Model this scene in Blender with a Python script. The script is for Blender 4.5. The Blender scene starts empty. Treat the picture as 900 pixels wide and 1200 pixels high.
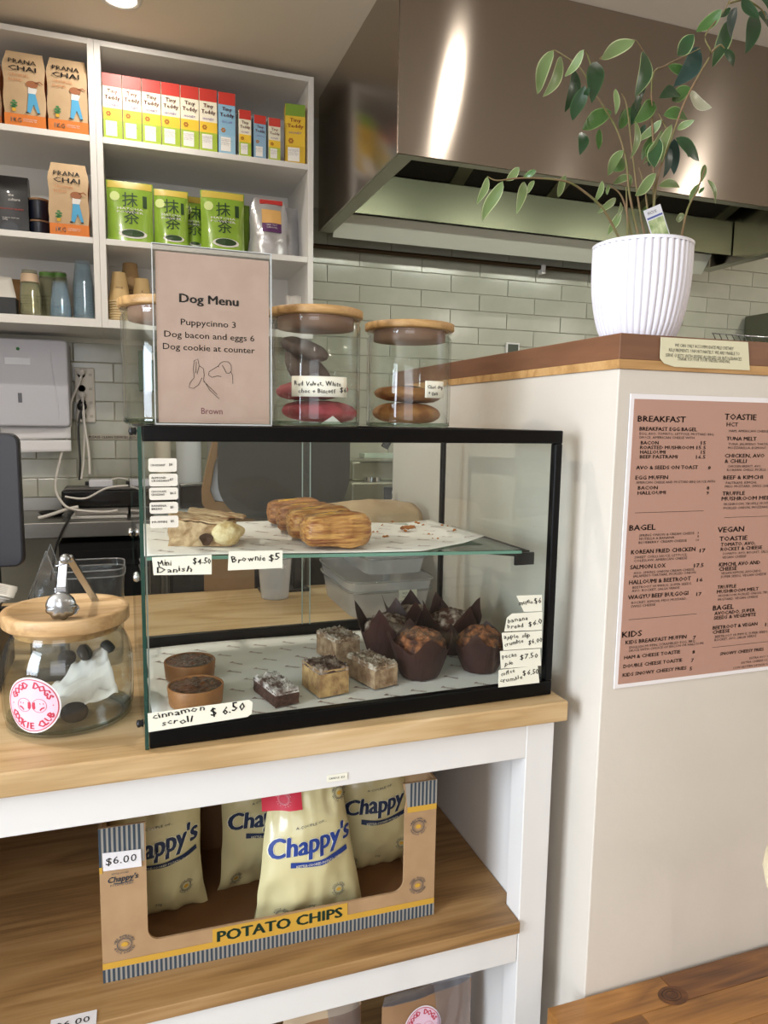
import bpy, math, random
from math import sin, cos, pi, radians, hypot, atan2, floor as ifloor
from mathutils import Vector, Matrix, noise
random.seed(7)
SC = bpy.context.scene
COL = SC.collection
# ------------------------------------------------------------------ camera (900x1200)
FPX, EYE = 849.6, 1.35
_yaw, _pit, _rol = radians(19.155), radians(7.09), radians(.93)
_f = Vector((sin(_yaw)*cos(_pit), cos(_yaw)*cos(_pit), -sin(_pit)))
_r0 = Vector((cos(_yaw), -sin(_yaw), 0)); _u0 = _r0.cross(_f)
_r = cos(_rol)*_r0 + sin(_rol)*_u0; _u = -sin(_rol)*_r0 + cos(_rol)*_u0
cd = bpy.data.cameras.new('camera'); cam = bpy.data.objects.new('camera', cd); COL.objects.link(cam)
cd.sensor_fit = 'VERTICAL'; cd.sensor_height = 24; cd.sensor_width = 18; cd.lens = FPX/1200*24
cd.clip_start = .02
M4 = Matrix((_r, _u, -_f)).transposed().to_4x4(); M4.translation = (0, 0, EYE)
cam.matrix_world = M4; SC.camera = cam
def at(x, y, **k):
    """point where the sight line of photo pixel (x,y) meets the real plane X=, Y= or Z= """
    d = _f + (x-450)/FPX*_r - (y-600)/FPX*_u
    a = list(k)[0]; i = 'XYZ'.index(a); o = Vector((0, 0, EYE))
    return o + d*((k[a]-o[i])/d[i])
# ------------------------------------------------------------------ world, light, exposure
SC.view_settings.view_transform = 'Standard'; SC.view_settings.look = 'None'
SC.view_settings.gamma = 1; SC.view_settings.use_curve_mapping = False
SC.view_settings.exposure = 0.12
w = bpy.data.worlds.new('world'); SC.world = w; w.use_nodes = True
bg = w.node_tree.nodes['Background']; bg.inputs[0].default_value = (.93, .93, 1, 1); bg.inputs[1].default_value = 1.0
def area(name, loc, target, sx, sy, power, color, shape='RECTANGLE'):
    l = bpy.data.lights.new(name, 'AREA'); l.shape = shape; l.size = sx; l.size_y = sy; l.energy = power; l.color = color
    o = bpy.data.objects.new(name, l); COL.objects.link(o); o.location = loc
    o.rotation_euler = (Vector(target)-Vector(loc)).to_track_quat('-Z', 'Y').to_euler(); return o
area('daylight_window', (-2.44, -.15, 1.5), (.7, .5, 1.3), 1.5, 1.7, 135, (.78, .88, 1.0))
area('daylight_shopfront', (-1.2, -3.22, 1.45), (-1.0, 0, 1.3), 2.1, 2.0, 34, (.94, .96, 1.0))
DOWNLIGHTS = [(.0, 2.485), (1.16, 1.38), (3.44, -.04), (3.78, -2.24), (5.6, -2.6), (-.6, -1.6), (1.6, -1.9), (3.4, 2.2), (-.55, 1.45)]  # one visible, some read off hood highlights, the rest added as unseen fill
# ------------------------------------------------------------------ colours and materials
def C(h):
    h = h.lstrip('#'); v = [int(h[i:i+2], 16)/255 for i in (0, 2, 4)]
    return tuple(((q/12.92) if q <= .04045 else ((q+.055)/1.055)**2.4) for q in v)+(1,)
MATS = {}
def mat(name, col='#808080', rough=.5, metal=0, spec=.5, col2=None, nscale=20, stretch=(1, 1, 1), bump=0, bscale=None, coat=0, emit=0, sss=0, detail=4, lo=.35, hi=.65, alpha=1):
    if name in MATS: return MATS[name]
    m = bpy.data.materials.new(name); m.use_nodes = True; nt = m.node_tree; N = nt.nodes; L = nt.links
    b = N['Principled BSDF']; b.inputs['Base Color'].default_value = C(col); b.inputs['Roughness'].default_value = rough
    b.inputs['Metallic'].default_value = metal; b.inputs['Specular IOR Level'].default_value = spec
    b.inputs['Coat Weight'].default_value = coat; b.inputs['Alpha'].default_value = alpha
    if sss:
        b.inputs['Subsurface Weight'].default_value = sss; b.inputs['Subsurface Scale'].default_value = .01
    if emit:
        b.inputs['Emission Color'].default_value = C(col); b.inputs['Emission Strength'].default_value = emit
    if col2 or bump:
        tc = N.new('ShaderNodeTexCoord'); mp = N.new('ShaderNodeMapping'); L.new(tc.outputs['Object'], mp.inputs[0])
        mp.inputs['Scale'].default_value = stretch
        nz = N.new('ShaderNodeTexNoise'); nz.inputs['Scale'].default_value = nscale; nz.inputs['Detail'].default_value = detail
        L.new(mp.outputs[0], nz.inputs['Vector'])
        if col2:
            r = N.new('ShaderNodeValToRGB'); r.color_ramp.elements[0].color = C(col); r.color_ramp.elements[1].color = C(col2)
            r.color_ramp.elements[0].position = lo; r.color_ramp.elements[1].position = hi
            L.new(nz.outputs[0], r.inputs[0]); L.new(r.outputs[0], b.inputs['Base Color'])
        if bump:
            n2 = nz
            if bscale:
                n2 = N.new('ShaderNodeTexNoise'); n2.inputs['Scale'].default_value = bscale; n2.inputs['Detail'].default_value = 3
                L.new(mp.outputs[0], n2.inputs['Vector'])
            bp = N.new('ShaderNodeBump'); bp.inputs['Strength'].default_value = bump; bp.inputs['Distance'].default_value = .004
            L.new(n2.outputs[0], bp.inputs['Height']); L.new(bp.outputs[0], b.inputs['Normal'])
    MATS[name] = m; return m
def wood(name, c1, c2, c3, along='X', rough=.45, scale=1.0, coat=0.0):
    if name in MATS: return MATS[name]
    m = bpy.data.materials.new(name); m.use_nodes = True; nt = m.node_tree; N = nt.nodes; L = nt.links
    b = N['Principled BSDF']; b.inputs['Roughness'].default_value = rough; b.inputs['Coat Weight'].default_value = coat
    tc = N.new('ShaderNodeTexCoord'); mp = N.new('ShaderNodeMapping'); L.new(tc.outputs['Object'], mp.inputs[0])
    s = [7.0, 7.0, 7.0]; s['XYZ'.index(along)] = .9; mp.inputs['Scale'].default_value = [q*scale for q in s]
    wv = N.new('ShaderNodeTexNoise'); wv.inputs['Scale'].default_value = 1.6; wv.inputs['Detail'].default_value = 2; wv.inputs['Distortion'].default_value = .6
    L.new(mp.outputs[0], wv.inputs[0])
    mul = N.new('ShaderNodeMath'); mul.operation = 'MULTIPLY'; mul.inputs[1].default_value = 9; L.new(wv.outputs[0], mul.inputs[0])
    sn = N.new('ShaderNodeMath'); sn.operation = 'PINGPONG'; sn.inputs[1].default_value = 1; L.new(mul.outputs[0], sn.inputs[0])
    mp2 = N.new('ShaderNodeMapping'); L.new(tc.outputs['Object'], mp2.inputs[0])
    s = [90.0, 90.0, 90.0]; s['XYZ'.index(along)] = 4; mp2.inputs['Scale'].default_value = [q*scale for q in s]
    n2 = N.new('ShaderNodeTexNoise'); n2.inputs['Scale'].default_value = 2; n2.inputs['Detail'].default_value = 5; L.new(mp2.outputs[0], n2.inputs[0])
    mx = N.new('ShaderNodeMix'); mx.data_type = 'FLOAT'; mx.inputs[0].default_value = .55
    L.new(sn.outputs[0], mx.inputs[2]); L.new(n2.outputs[0], mx.inputs[3])
    r = N.new('ShaderNodeValToRGB'); e = r.color_ramp.elements; e[0].color = C(c3); e[0].position = .25; e[1].color = C(c1); e[1].position = .75
    q = e.new(.5); q.color = C(c2)
    L.new(mx.outputs[0], r.inputs[0]); L.new(r.outputs[0], b.inputs['Base Color'])
    bp = N.new('ShaderNodeBump'); bp.inputs['Strength'].default_value = .12; bp.inputs['Distance'].default_value = .002
    L.new(n2.outputs[0], bp.inputs['Height']); L.new(bp.outputs[0], b.inputs['Normal'])
    MATS[name] = m; return m
def glass(name, tint='#f4faf6', refl=1.0, rough=.02, haze=0, hazecol='#ffffff'):
    if name in MATS: return MATS[name]
    m = bpy.data.materials.new(name); m.use_nodes = True; nt = m.node_tree; N = nt.nodes; L = nt.links
    N.clear(); out = N.new('ShaderNodeOutputMaterial'); tr = N.new('ShaderNodeBsdfTransparent'); tr.inputs[0].default_value = C(tint)
    gl = N.new('ShaderNodeBsdfGlossy'); gl.inputs['Roughness'].default_value = rough; fr = N.new('ShaderNodeLayerWeight'); fr.inputs[0].default_value = .5
    pw = N.new('ShaderNodeMath'); pw.operation = 'POWER'; pw.inputs[1].default_value = 4.5; L.new(fr.outputs['Facing'], pw.inputs[0])
    ml = N.new('ShaderNodeMath'); ml.operation = 'MULTIPLY_ADD'; ml.inputs[1].default_value = .9*min(refl, 1); ml.inputs[2].default_value = .045*refl; L.new(pw.outputs[0], ml.inputs[0])
    base = tr.outputs[0]
    if haze:
        df = N.new('ShaderNodeBsdfTranslucent'); df.inputs[0].default_value = C(hazecol); d2 = N.new('ShaderNodeBsdfDiffuse'); d2.inputs[0].default_value = C(hazecol)
        a = N.new('ShaderNodeMixShader'); a.inputs[0].default_value = .5; L.new(df.outputs[0], a.inputs[1]); L.new(d2.outputs[0], a.inputs[2])
        m1 = N.new('ShaderNodeMixShader'); m1.inputs[0].default_value = haze; L.new(base, m1.inputs[1]); L.new(a.outputs[0], m1.inputs[2]); base = m1.outputs[0]
    mx = N.new('ShaderNodeMixShader'); L.new(ml.outputs[0], mx.inputs[0]); L.new(base, mx.inputs[1]); L.new(gl.outputs[0], mx.inputs[2]); L.new(mx.outputs[0], out.inputs[0])
    MATS[name] = m; return m
def brushed(name, col='#8f8578', rough=.3, aniso=.85, rot=0.0):
    if name in MATS: return MATS[name]
    m = bpy.data.materials.new(name); m.use_nodes = True; nt = m.node_tree; N = nt.nodes; L = nt.links
    b = N['Principled BSDF']; b.inputs['Base Color'].default_value = C(col); b.inputs['Metallic'].default_value = 1; b.inputs['Roughness'].default_value = rough
    b.inputs['Anisotropic'].default_value = aniso; b.inputs['Anisotropic Rotation'].default_value = rot
    g = N.new('ShaderNodeNewGeometry'); x = N.new('ShaderNodeVectorMath'); x.operation = 'CROSS_PRODUCT'; x.inputs[1].default_value = (0.001, 0.001, 1)
    L.new(g.outputs['True Normal'], x.inputs[0]); L.new(x.outputs[0], b.inputs['Tangent'])
    MATS[name] = m; return m
# ------------------------------------------------------------------ mesh builder
class MB:
    def __init__(s): s.v = []; s.f = []; s.m = []; s.sm = []
    def add(s, vs, fs, mi=0, smooth=False, M=None):
        o = len(s.v)
        s.v += [tuple(M @ Vector(q)) if M else tuple(q) for q in vs]
        for f in fs: s.f.append([i+o for i in f]); s.m.append(mi); s.sm.append(smooth)
        return s
    def box(s, x0, x1, y0, y1, z0, z1, mi=0, M=None):
        v = [(x, y, z) for z in (z0, z1) for y in (y0, y1) for x in (x0, x1)]
        return s.add(v, [(0, 2, 3, 1), (4, 5, 7, 6), (0, 1, 5, 4), (1, 3, 7, 5), (3, 2, 6, 7), (2, 0, 4, 6)], mi, False, M)
    def lathe(s, prof, c=(0, 0, 0), n=32, mi=0, smooth=True, M=None, rf=None):
        v = []; f = []
        for k, (r, z) in enumerate(prof):
            for i in range(n):
                a = 2*pi*i/n; rr = r*(rf(a, z) if rf else 1)
                v.append((c[0]+rr*cos(a), c[1]+rr*sin(a), c[2]+z))
        for k in range(len(prof)-1):
            for i in range(n):
                j = (i+1) % n; f.append((k*n+i, k*n+j, (k+1)*n+j, (k+1)*n+i))
        return s.add(v, f, mi, smooth, M)
    def cyl(s, c, r, h, n=24, mi=0, r2=None, M=None):
        r2 = r if r2 is None else r2; v = []; 
        for z, q in ((0, r), (h, r2)):
            for i in range(n): a = 2*pi*i/n; v.append((c[0]+q*cos(a), c[1]+q*sin(a), c[2]+z))
        s.add(v, [(i, (i+1) % n, n+(i+1) % n, n+i) for i in range(n)], mi, True, M)
        return s.add(v, [tuple(range(n-1, -1, -1)), tuple(range(n, 2*n))], mi, False, M)
    def tube(s, pts, r, n=8, mi=0, M=None, smooth_path=0):
        P = [Vector(p) for p in pts]
        if smooth_path:
            Q = []
            for i in range(len(P)-1):
                a = P[max(i-1, 0)]; b = P[i]; c = P[i+1]; d = P[min(i+2, len(P)-1)]
                for k in range(smooth_path):
                    t = k/smooth_path
                    Q.append(.5*((2*b)+(c-a)*t+(2*a-5*b+4*c-d)*t*t+(3*b-a-3*c+d)*t**3))
            P = Q+[P[-1]]
        v = []; f = []; up = Vector((0, 0, 1))
        for i, p in enumerate(P):
            t = (P[min(i+1, len(P)-1)]-P[max(i-1, 0)]).normalized()
            x = t.cross(up)
            if x.length < .05: x = t.cross(Vector((1, 0, 0)))
            x.normalize(); y = x.cross(t); rr = r(i/(len(P)-1)) if callable(r) else r
            for k in range(n): a = 2*pi*k/n; v.append(tuple(p+x*cos(a)*rr+y*sin(a)*rr))
        for i in range(len(P)-1):
            for k in range(n): j = (k+1) % n; f.append((i*n+k, i*n+j, (i+1)*n+j, (i+1)*n+k))
        s.add(v, f, mi, True, M); m = (len(P)-1)*n
        return s.add(v, [tuple(range(n-1, -1, -1)), tuple(range(m, m+n))], mi, False, M)
    def prism(s, poly, z0, z1, mi=0, M=None):
        n = len(poly); v = [(p[0], p[1], z0) for p in poly]+[(p[0], p[1], z1) for p in poly]
        return s.add(v, [tuple(range(n-1, -1, -1)), tuple(range(n, 2*n))]+[(i, (i+1) % n, n+(i+1) % n, n+i) for i in range(n)], mi, False, M)
    def grid(s, fn, nu, nv, mi=0, smooth=True, M=None, close_u=False):
        v = [fn(i/nu, j/nv) for j in range(nv+1) for i in range(nu+(0 if close_u else 1))]; w_ = nu+(0 if close_u else 1)
        f = [(j*w_+i, j*w_+(i+1) % w_, (j+1)*w_+(i+1) % w_, (j+1)*w_+i) for j in range(nv) for i in range(nu)]
        return s.add(v, f, mi, smooth, M)
    def build(s, name, mats, parent=None, bevel=0, loc=None, solid=0, sub=0, seg=2, world=False):
        if world and parent:
            I = (parent.matrix_basis if not parent.parent else parent.parent.matrix_basis @ parent.matrix_basis).inverted(); s.v = [tuple(I @ Vector(q)) for q in s.v]
        me = bpy.data.meshes.new(name); me.from_pydata(s.v, [], s.f)
        for m in (mats if isinstance(mats, (list, tuple)) else [mats]): me.materials.append(m)
        me.polygons.foreach_set('material_index', s.m); me.polygons.foreach_set('use_smooth', s.sm); me.update()
        o = bpy.data.objects.new(name, me); COL.objects.link(o)
        if parent: o.parent = parent
        if loc: o.location = loc
        if sub: q = o.modifiers.new('sub', 'SUBSURF'); q.levels = sub; q.render_levels = sub
        if solid: q = o.modifiers.new('sol', 'SOLIDIFY'); q.thickness = solid; q.offset = 0
        if bevel:
            q = o.modifiers.new('bev', 'BEVEL'); q.width = bevel; q.segments = seg; q.limit_method = 'ANGLE'; q.harden_normals = False
        return o
def ML(o, base):  # helper matrix
    return Matrix.Translation(base)
def tag(o, label=None, cat=None, group=None, kind=None):
    if label: o['label'] = label
    if cat: o['category'] = cat
    if group: o['group'] = group
    if kind: o['kind'] = kind
    return o
def thing(name, label, cat, loc=(0, 0, 0), rz=0, group=None, kind=None, rot=None):
    o = bpy.data.objects.new(name, None); COL.objects.link(o); o.location = loc; o.rotation_euler = rot or (0, 0, rz)
    o.empty_display_size = .02
    return tag(o, label, cat, group, kind)
def struct(o): o['kind'] = 'structure'; return o
def copy_tree(o, parent=None):
    c = o.copy(); COL.objects.link(c)
    if parent: c.parent = parent
    for ch in list(o.children): copy_tree(ch, c)
    return c
def prism_xz(mb, poly, y0, y1, mi=0):   # polygon in x,z extruded along y
    n = len(poly); v = [(p[0], y0, p[1]) for p in poly]+[(p[0], y1, p[1]) for p in poly]
    return mb.add(v, [tuple(range(n)), tuple(range(2*n-1, n-1, -1))]+[((i+1) % n, i, n+i, n+(i+1) % n) for i in range(n)], mi)
def rrect(x0, x1, z0, z1, r, n=5):
    p = []
    for cx, cz, a0 in ((x1-r, z1-r, 0), (x0+r, z1-r, 90), (x0+r, z0+r, 180), (x1-r, z0+r, 270)):
        for k in range(n+1): a = radians(a0+90*k/n); p.append((cx+r*cos(a), cz+r*sin(a)))
    return p[::-1]
# ------------------------------------------------------------------ lettering
_tc = {}
def glyphs(s, bold=0, res=2):
    k = (s, bold, res)
    if k not in _tc:
        cu = bpy.data.curves.new('t', 'FONT'); cu.body = s; cu.size = 1; cu.offset = bold; cu.resolution_u = res; cu.fill_mode = 'FRONT'
        o = bpy.data.objects.new('t', cu); me = bpy.data.meshes.new_from_object(o)
        v = [(q.co.x, q.co.y) for q in me.vertices]; f = [tuple(p.vertices) for p in me.polygons]
        bpy.data.objects.remove(o); bpy.data.curves.remove(cu); bpy.data.meshes.remove(me)
        _tc[k] = (v, f)
    return _tc[k]
def text2d(s, size=1, width=None, align='L', bold=0, shear=0, jit=0, res=2, valign=0, leading=1.25):
    """flat outlines: list of (x,y), faces.  size = cap height"""
    V = []; F = []; sz = size/.72
    for li, line in enumerate(s.split('\n')):
        if jit:
            x = 0; lv = []; lf = []
            for ch in line:
                if ch == ' ': x += .33; continue
                v, f = glyphs(ch, 0, res)
                if not v: continue
                x0 = min(q[0] for q in v); x1 = max(q[0] for q in v); a = random.uniform(-1, 1)*jit*.22; dy = random.uniform(-1, 1)*jit*.08; sc = 1+random.uniform(-1, 1)*jit*.12
                o = len(lv); lv += [(x+((q[0]-x0)*cos(a)-q[1]*sin(a))*sc, ((q[0]-x0)*sin(a)+q[1]*cos(a))*sc+dy) for q in v]; lf += [tuple(i+o for i in g) for g in f]
                x += (x1-x0)*sc+.1+random.uniform(0, .05)
        else:
            v, f = glyphs(line, 0, res); lv = list(v); lf = list(f)
        if not lv: continue
        x0 = min(q[0] for q in lv); x1 = max(q[0] for q in lv); sx = sz
        if width and (li == 0 or s.count('\n') == 0): wfac = width/((x1-x0)*sz)
        if width: sx = sz*wfac
        off = {'L': -x0, 'C': -(x0+x1)/2, 'R': -x1}[align]
        o = len(V); V += [((q[0]+off)*sx+q[1]*sz*shear, q[1]*sz-li*size*leading*1.25) for q in lv]; F += [tuple(i+o for i in g) for g in lf]
    if bold > 0:
        b_ = bold*sz*.8; n0 = len(V); V0 = list(V); F0 = list(F)
        for k, (dx, dy) in enumerate(((b_, 0), (-b_, 0), (0, b_*.7))):
            V += [(x+dx, y+dy) for x, y in V0]; F += [tuple(i+n0*(k+1) for i in g) for g in F0]
    return V, F
def letter(s, size, m, parent, pos=(0, 0, 0), fn=None, name='lettering', rot=0, face='-Y', **k):
    V, F = text2d(s, size, **k)
    if rot: V = [(x*cos(rot)-y*sin(rot), x*sin(rot)+y*cos(rot)) for x, y in V]
    if fn: P3 = [fn(x, y) for x, y in V]
    elif face == '-Y': P3 = [(pos[0]+x, pos[1], pos[2]+y) for x, y in V]
    elif face == 'Z': P3 = [(pos[0]+x, pos[1]+y, pos[2]) for x, y in V]
    mb = MB(); mb.add(P3, F)
    return mb.build(name, m, parent)
def ring_text(s, R, size, a0, a1, bold=0, inward=False):
    """letters along an arc; a0,a1 degrees; returns verts, faces in 2D"""
    V = []; F = []; n = len(s); sz = size/.72
    for i, ch in enumerate(s):
        if ch == ' ': continue
        v, f = glyphs(ch, 0, 1)
        if not v: continue
        a = radians(a0+(a1-a0)*(i/(n-1) if n > 1 else 0)); xm = (min(q[0] for q in v)+max(q[0] for q in v))/2
        rr = R
        o = len(V)
        for q in v:
            x = (q[0]-xm)*sz; y = q[1]*sz
            if inward: t = a+pi/2; base = (rr*cos(a), rr*sin(a)); V.append((base[0]+x*cos(t)-(y-size/2)*sin(t), base[1]+x*sin(t)+(y-size/2)*cos(t)))
            else: t = a-pi/2; base = (rr*cos(a), rr*sin(a)); V.append((base[0]+x*cos(t)-(y-size/2)*sin(t), base[1]+x*sin(t)+(y-size/2)*cos(t)))
        F += [tuple(j+o for j in g) for g in f]
    return V, F
def ring2d(r0, r1, n=40, cx=0, cy=0, sx=1, sy=1):
    V = [(cx+r*cos(2*pi*i/n)*sx, cy+r*sin(2*pi*i/n)*sy) for r in (r0, r1) for i in range(n)]
    return V, [(i, (i+1) % n, n+(i+1) % n, n+i) for i in range(n)]
def line2d(pts, w_):
    V = []; F = []
    for i, p in enumerate(pts):
        a = pts[max(i-1, 0)]; b = pts[min(i+1, len(pts)-1)]; dx, dy = b[0]-a[0], b[1]-a[1]; l = hypot(dx, dy) or 1
        V += [(p[0]-dy/l*w_/2, p[1]+dx/l*w_/2), (p[0]+dy/l*w_/2, p[1]-dx/l*w_/2)]
    for i in range(len(pts)-1): F.append((2*i, 2*i+1, 2*i+3, 2*i+2))
    return V, F
def flat(items, m, parent, fn, name='lettering'):
    """items: list of (V,F) in 2D; fn maps (x,y)->3D"""
    mb = MB()
    for V, F in items: mb.add([fn(x, y) for x, y in V], F)
    return mb.build(name, m, parent)
# common materials
WHITE = mat('white_paint', '#dfdcd8', .45); LAM = mat('white_laminate', '#e4e2de', .4)
BLACK = mat('black_metal', '#050506', .28, spec=.22); BLACKP = mat('black_plastic', '#101012', .45)
INK = mat('black_ink', '#141414', .6); REDINK = mat('red_ink', '#c8323c', .6)
STEEL = mat('stainless_steel', '#a8a49c', .28, 1); CHROME = mat('chrome', '#cfd3d6', .12, 1)
OAK = wood('oak_laminate', '#cfb389', '#c6a678', '#b39264')
PAPER = mat('white_paper', '#e8e4dc', .8)
CARDP = mat('cream_card', '#e9e6d4', .8)
GLASS = glass('clear_glass'); 
# ================================================================== SETTING
BW = 3.12   # back wall plane
CZ = 2.6
struct(MB().box(-2.5, 6.6, -3.4, 3.3, -.05, 0).build('floor', mat('floor_screed', '#8d857b', .5, col2='#7c756c', nscale=3)))
struct(MB().box(-2.5, 6.6, -3.4, 3.3, CZ, CZ+.05).build('ceiling', mat('ceiling_paint', '#e2d8c8', .8)))
GROUT = mat('tile_grout', '#d4d1c2', .9)
wb = struct(MB().box(-2.4, 6.5, BW, BW+.12, 0, CZ).build('wall_back', GROUT))
TILE = mat('glazed_tile', '#a9aa99', .16, col2='#b6b6a6', nscale=5, bump=.25, bscale=9)
tm = MB().box(.0015, .2885, -.007, .004, .0015, .074)
t0 = tm.build('tile', TILE, wb, bevel=.0016); first = True
for r in range(17):
    z = 2.091+.0755*2-.0755*(r+1)
    x = .951-.29*6-(.145 if r % 2 == 1 else 0)
    while x < 3.2:
        hide = z > 1.6 and x+.29 < .6
        if x > -.85 and not hide:
            o = t0 if first else t0.copy()
            if not first: COL.objects.link(o)
            first = False
            o.location = (x, BW, z); o.rotation_euler = (random.uniform(-.006, .006), 0, random.uniform(-.004, .004))
        x += .29
WL = mat('cream_wall_paint', '#d8cfc0', .7)
m = MB(); m.box(-2.5, -2.4, -3.3, -.95, 0, CZ).box(-2.5, -2.4, .65, 3.3, 0, CZ).box(-2.5, -2.4, -.95, .65, 0, .6).box(-2.5, -2.4, -.95, .65, 2.4, CZ)
m.box(-1.2, -1.1, .7, 3.3, 0, CZ).box(-2.4, -1.1, .7, .8, 0, CZ)  # added unseen wall return, keeps window light off the back left tiles
struct(m.build('wall_left_with_blocker', WL))
m = MB(); m.box(-2.5, -2.3, -3.4, -3.3, 0, CZ).box(-.1, 6.6, -3.4, -3.3, 0, CZ).box(-2.3, -.1, -3.4, -3.3, 0, .4).box(-2.3, -.1, -3.4, -3.3, 2.48, CZ)
struct(m.build('wall_front', mat('front_wall_paint', '#bdb0a2', .8)))
m = MB().box(-2.3, -2.24, -3.36, -3.32, .4, 2.48).box(-.16, -.1, -3.36, -3.32, .4, 2.48).box(-2.24, -.16, -3.36, -3.32, .4, .46).box(-2.24, -.16, -3.36, -3.32, 2.42, 2.48).box(-1.23, -1.17, -3.36, -3.32, .46, 2.42)
struct(m.build('window_2', BLACK))
struct(MB().box(6.5, 6.6, -3.3, 3.3, 0, CZ).build('wall_right', WL))
m = MB().box(-2.49, -2.46, -.95, .65, .6, .66).box(-2.49, -2.46, -.95, .65, 2.34, 2.4).box(-2.49, -2.46, -.95, -.89, .6, 2.4).box(-2.49, -2.46, .59, .65, .6, 2.4).box(-2.49, -2.46, -.18, -.12, .6, 2.4)
struct(m.build('window_1', BLACK))
# half-height partition with timber cap (L-shaped)
PX, PY = .70, .94
def Lpoly(e=0, x1=2.3): return [(PX-e, PY-e), (x1, PY-e), (x1, PY+.32), (PX+.30, PY+.32), (PX+.30, 1.946), (PX-e, 1.946)]
struct(MB().prism(Lpoly(), 0, 1.436).build('wall_partition', mat('partition_paint', '#d5ccc0', .5, col2='#ccc3b6', nscale=2.2, bump=.12, bscale=60), bevel=.002))
struct(MB().prism(Lpoly(.003), 1.436, 1.450).build('trim_1', wood('cap_ply', '#c39a66', '#b88d58', '#a67c4a', 'X')))
struct(MB().prism(Lpoly(.003), 1.450, 1.4885).build('trim_2', mat('cap_brown', '#6f4a33', .42, col2='#7a5239', nscale=8, stretch=(1, 1, 8)), bevel=.0012))
# ceiling downlights
for i, (x, y) in enumerate(DOWNLIGHTS):
    lab = ['round recessed downlight above the white shelves', 'round recessed downlight in front of the steel hood'][0 if i == 0 else 1]
    if i == 0:
        t = thing('ceiling_light', 'round white recessed downlight in ceiling above shelves', 'ceiling light', (x, y, CZ))
    else:
        t = thing('ceiling_light', 'recessed ceiling downlight outside the picture, for hood streaks and added general fill', 'ceiling light', (x, y, CZ), group='downlights reflected in the hood')
    MB().lathe([(.046, -.002), (.05, -.006), (.06, -.005), (.062, 0)], n=32).build('trim_ring', WHITE, t)
    MB().cyl((0, 0, -.0035), .046, .002, 28).build('diffuser', mat('lit_diffuser', '#fff4e2', .5, emit=9), t)
    l = bpy.data.lights.new('downlight', 'AREA'); l.shape = 'DISK'; l.size = .06; l.energy = (3, 4.5, 30, 26, 26, 5, 4, 7, 11)[i]; l.color = (1, .93, .83)
    o = bpy.data.objects.new('downlight', l); COL.objects.link(o); o.location = (x, y, CZ-.012)
# ------------------------------------------------------------------ extraction hood
HS = brushed('hood_steel', '#aaa096', .17, .96, .25)
HX0, HX1, HY0, HY1, HZ = .725, 2.68, 2.02, 2.935, 2.10
h = thing('extraction_hood', 'large brushed stainless steel extraction hood over kitchen wall', 'range hood', (HX0, HY0, HZ))
W_ = HX1-HX0; D_ = HY1-HY0; H_ = CZ-HZ-.001
MB().box(0, W_, 0, .004, .0, H_).build('front_panel', HS, h, bevel=.001)
MB().box(-.002, .004, .0045, D_, 0, H_).build('side_panel', HS, h)
MB().box(W_-.004, W_+.002, .0045, D_, 0, H_).build('side_panel', HS, h)
SATIN = mat('satin_steel', '#9d9b8c', .34, 1)
m = MB().box(.005, W_-.005, .005, .035, -.0005, .006).box(.005, .055, .035, D_, -.0005, .006).box(W_-.055, W_-.005, .035, D_, -.0005, .006)
m.build('rim', SATIN, h)
m = MB(); m.add([(.056, D_-.065, .062), (W_-.056, D_-.065, .062), (W_-.056, D_-.006, -.018), (.056, D_-.006, -.018), (.056, D_-.06, .066), (W_-.056, D_-.06, .066), (W_-.056, D_-.003, -.012), (.056, D_-.003, -.012)],
      [(0, 1, 2, 3), (7, 6, 5, 4), (0, 4, 5, 1), (3, 2, 6, 7), (0, 3, 7, 4), (1, 5, 6, 2)])
m.build('gutter', mat('lit_gutter_steel', '#e9ecdf', .5, .6), h)  # slant and near-white colour stand in for lamp light on the steel
m = MB(); m.box(.01, W_-.01, D_-.135, D_-.128, .05, .2); m.build('baffle_sheet', mat('baffle_steel', '#6a6b58', .38, 1), h)
MB().box(.01, W_-.01, D_-.002, D_+.0, .0, H_).build('back_panel', SATIN, h)
# filters in the slanted bank
FD = mat('filter_mesh', '#1a1712', .5, .6, col2='#2c271f', nscale=220)
ax0 = Vector((0, D_-.13, .205)); ax1 = Vector((0, .14, .46)); n_f = 4
for k in range(n_f):
    xa = .09+k*(W_-.18)/n_f+.03; xb = .09+(k+1)*(W_-.18)/n_f-.03
    m = MB(); v = []
    for x in (xa, xb):
        for q in (ax0, ax1): v += [(x, q.y, q.z), (x, q.y+.01, q.z+.02)]
    m.add(v, [(0, 2, 6, 4), (1, 5, 7, 3), (0, 1, 3, 2), (4, 6, 7, 5), (0, 4, 5, 1), (2, 3, 7, 6)])
    m.build('filter', FD, h)
for k in range(n_f+1):
    xc = .09+k*(W_-.18)/n_f; v = []
    for x in (xc-.03, xc+.03):
        for q in (ax0, ax1): v += [(x, q.y, q.z-.006), (x, q.y+.01, q.z+.02)]
    MB().add(v, [(0, 2, 6, 4), (1, 5, 7, 3), (0, 1, 3, 2), (4, 6, 7, 5), (0, 4, 5, 1), (2, 3, 7, 6)]).build('filter_rail', mat('olive_steel', '#8f9078', .35, 1), h)
MB().box(.006, W_-.006, .02, .14, .44, .47).box(.006, W_-.006, .14, D_-.002, .47, .475).build('top_plate', mat('dark_steel', '#2a2722', .5, 1), h)
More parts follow.
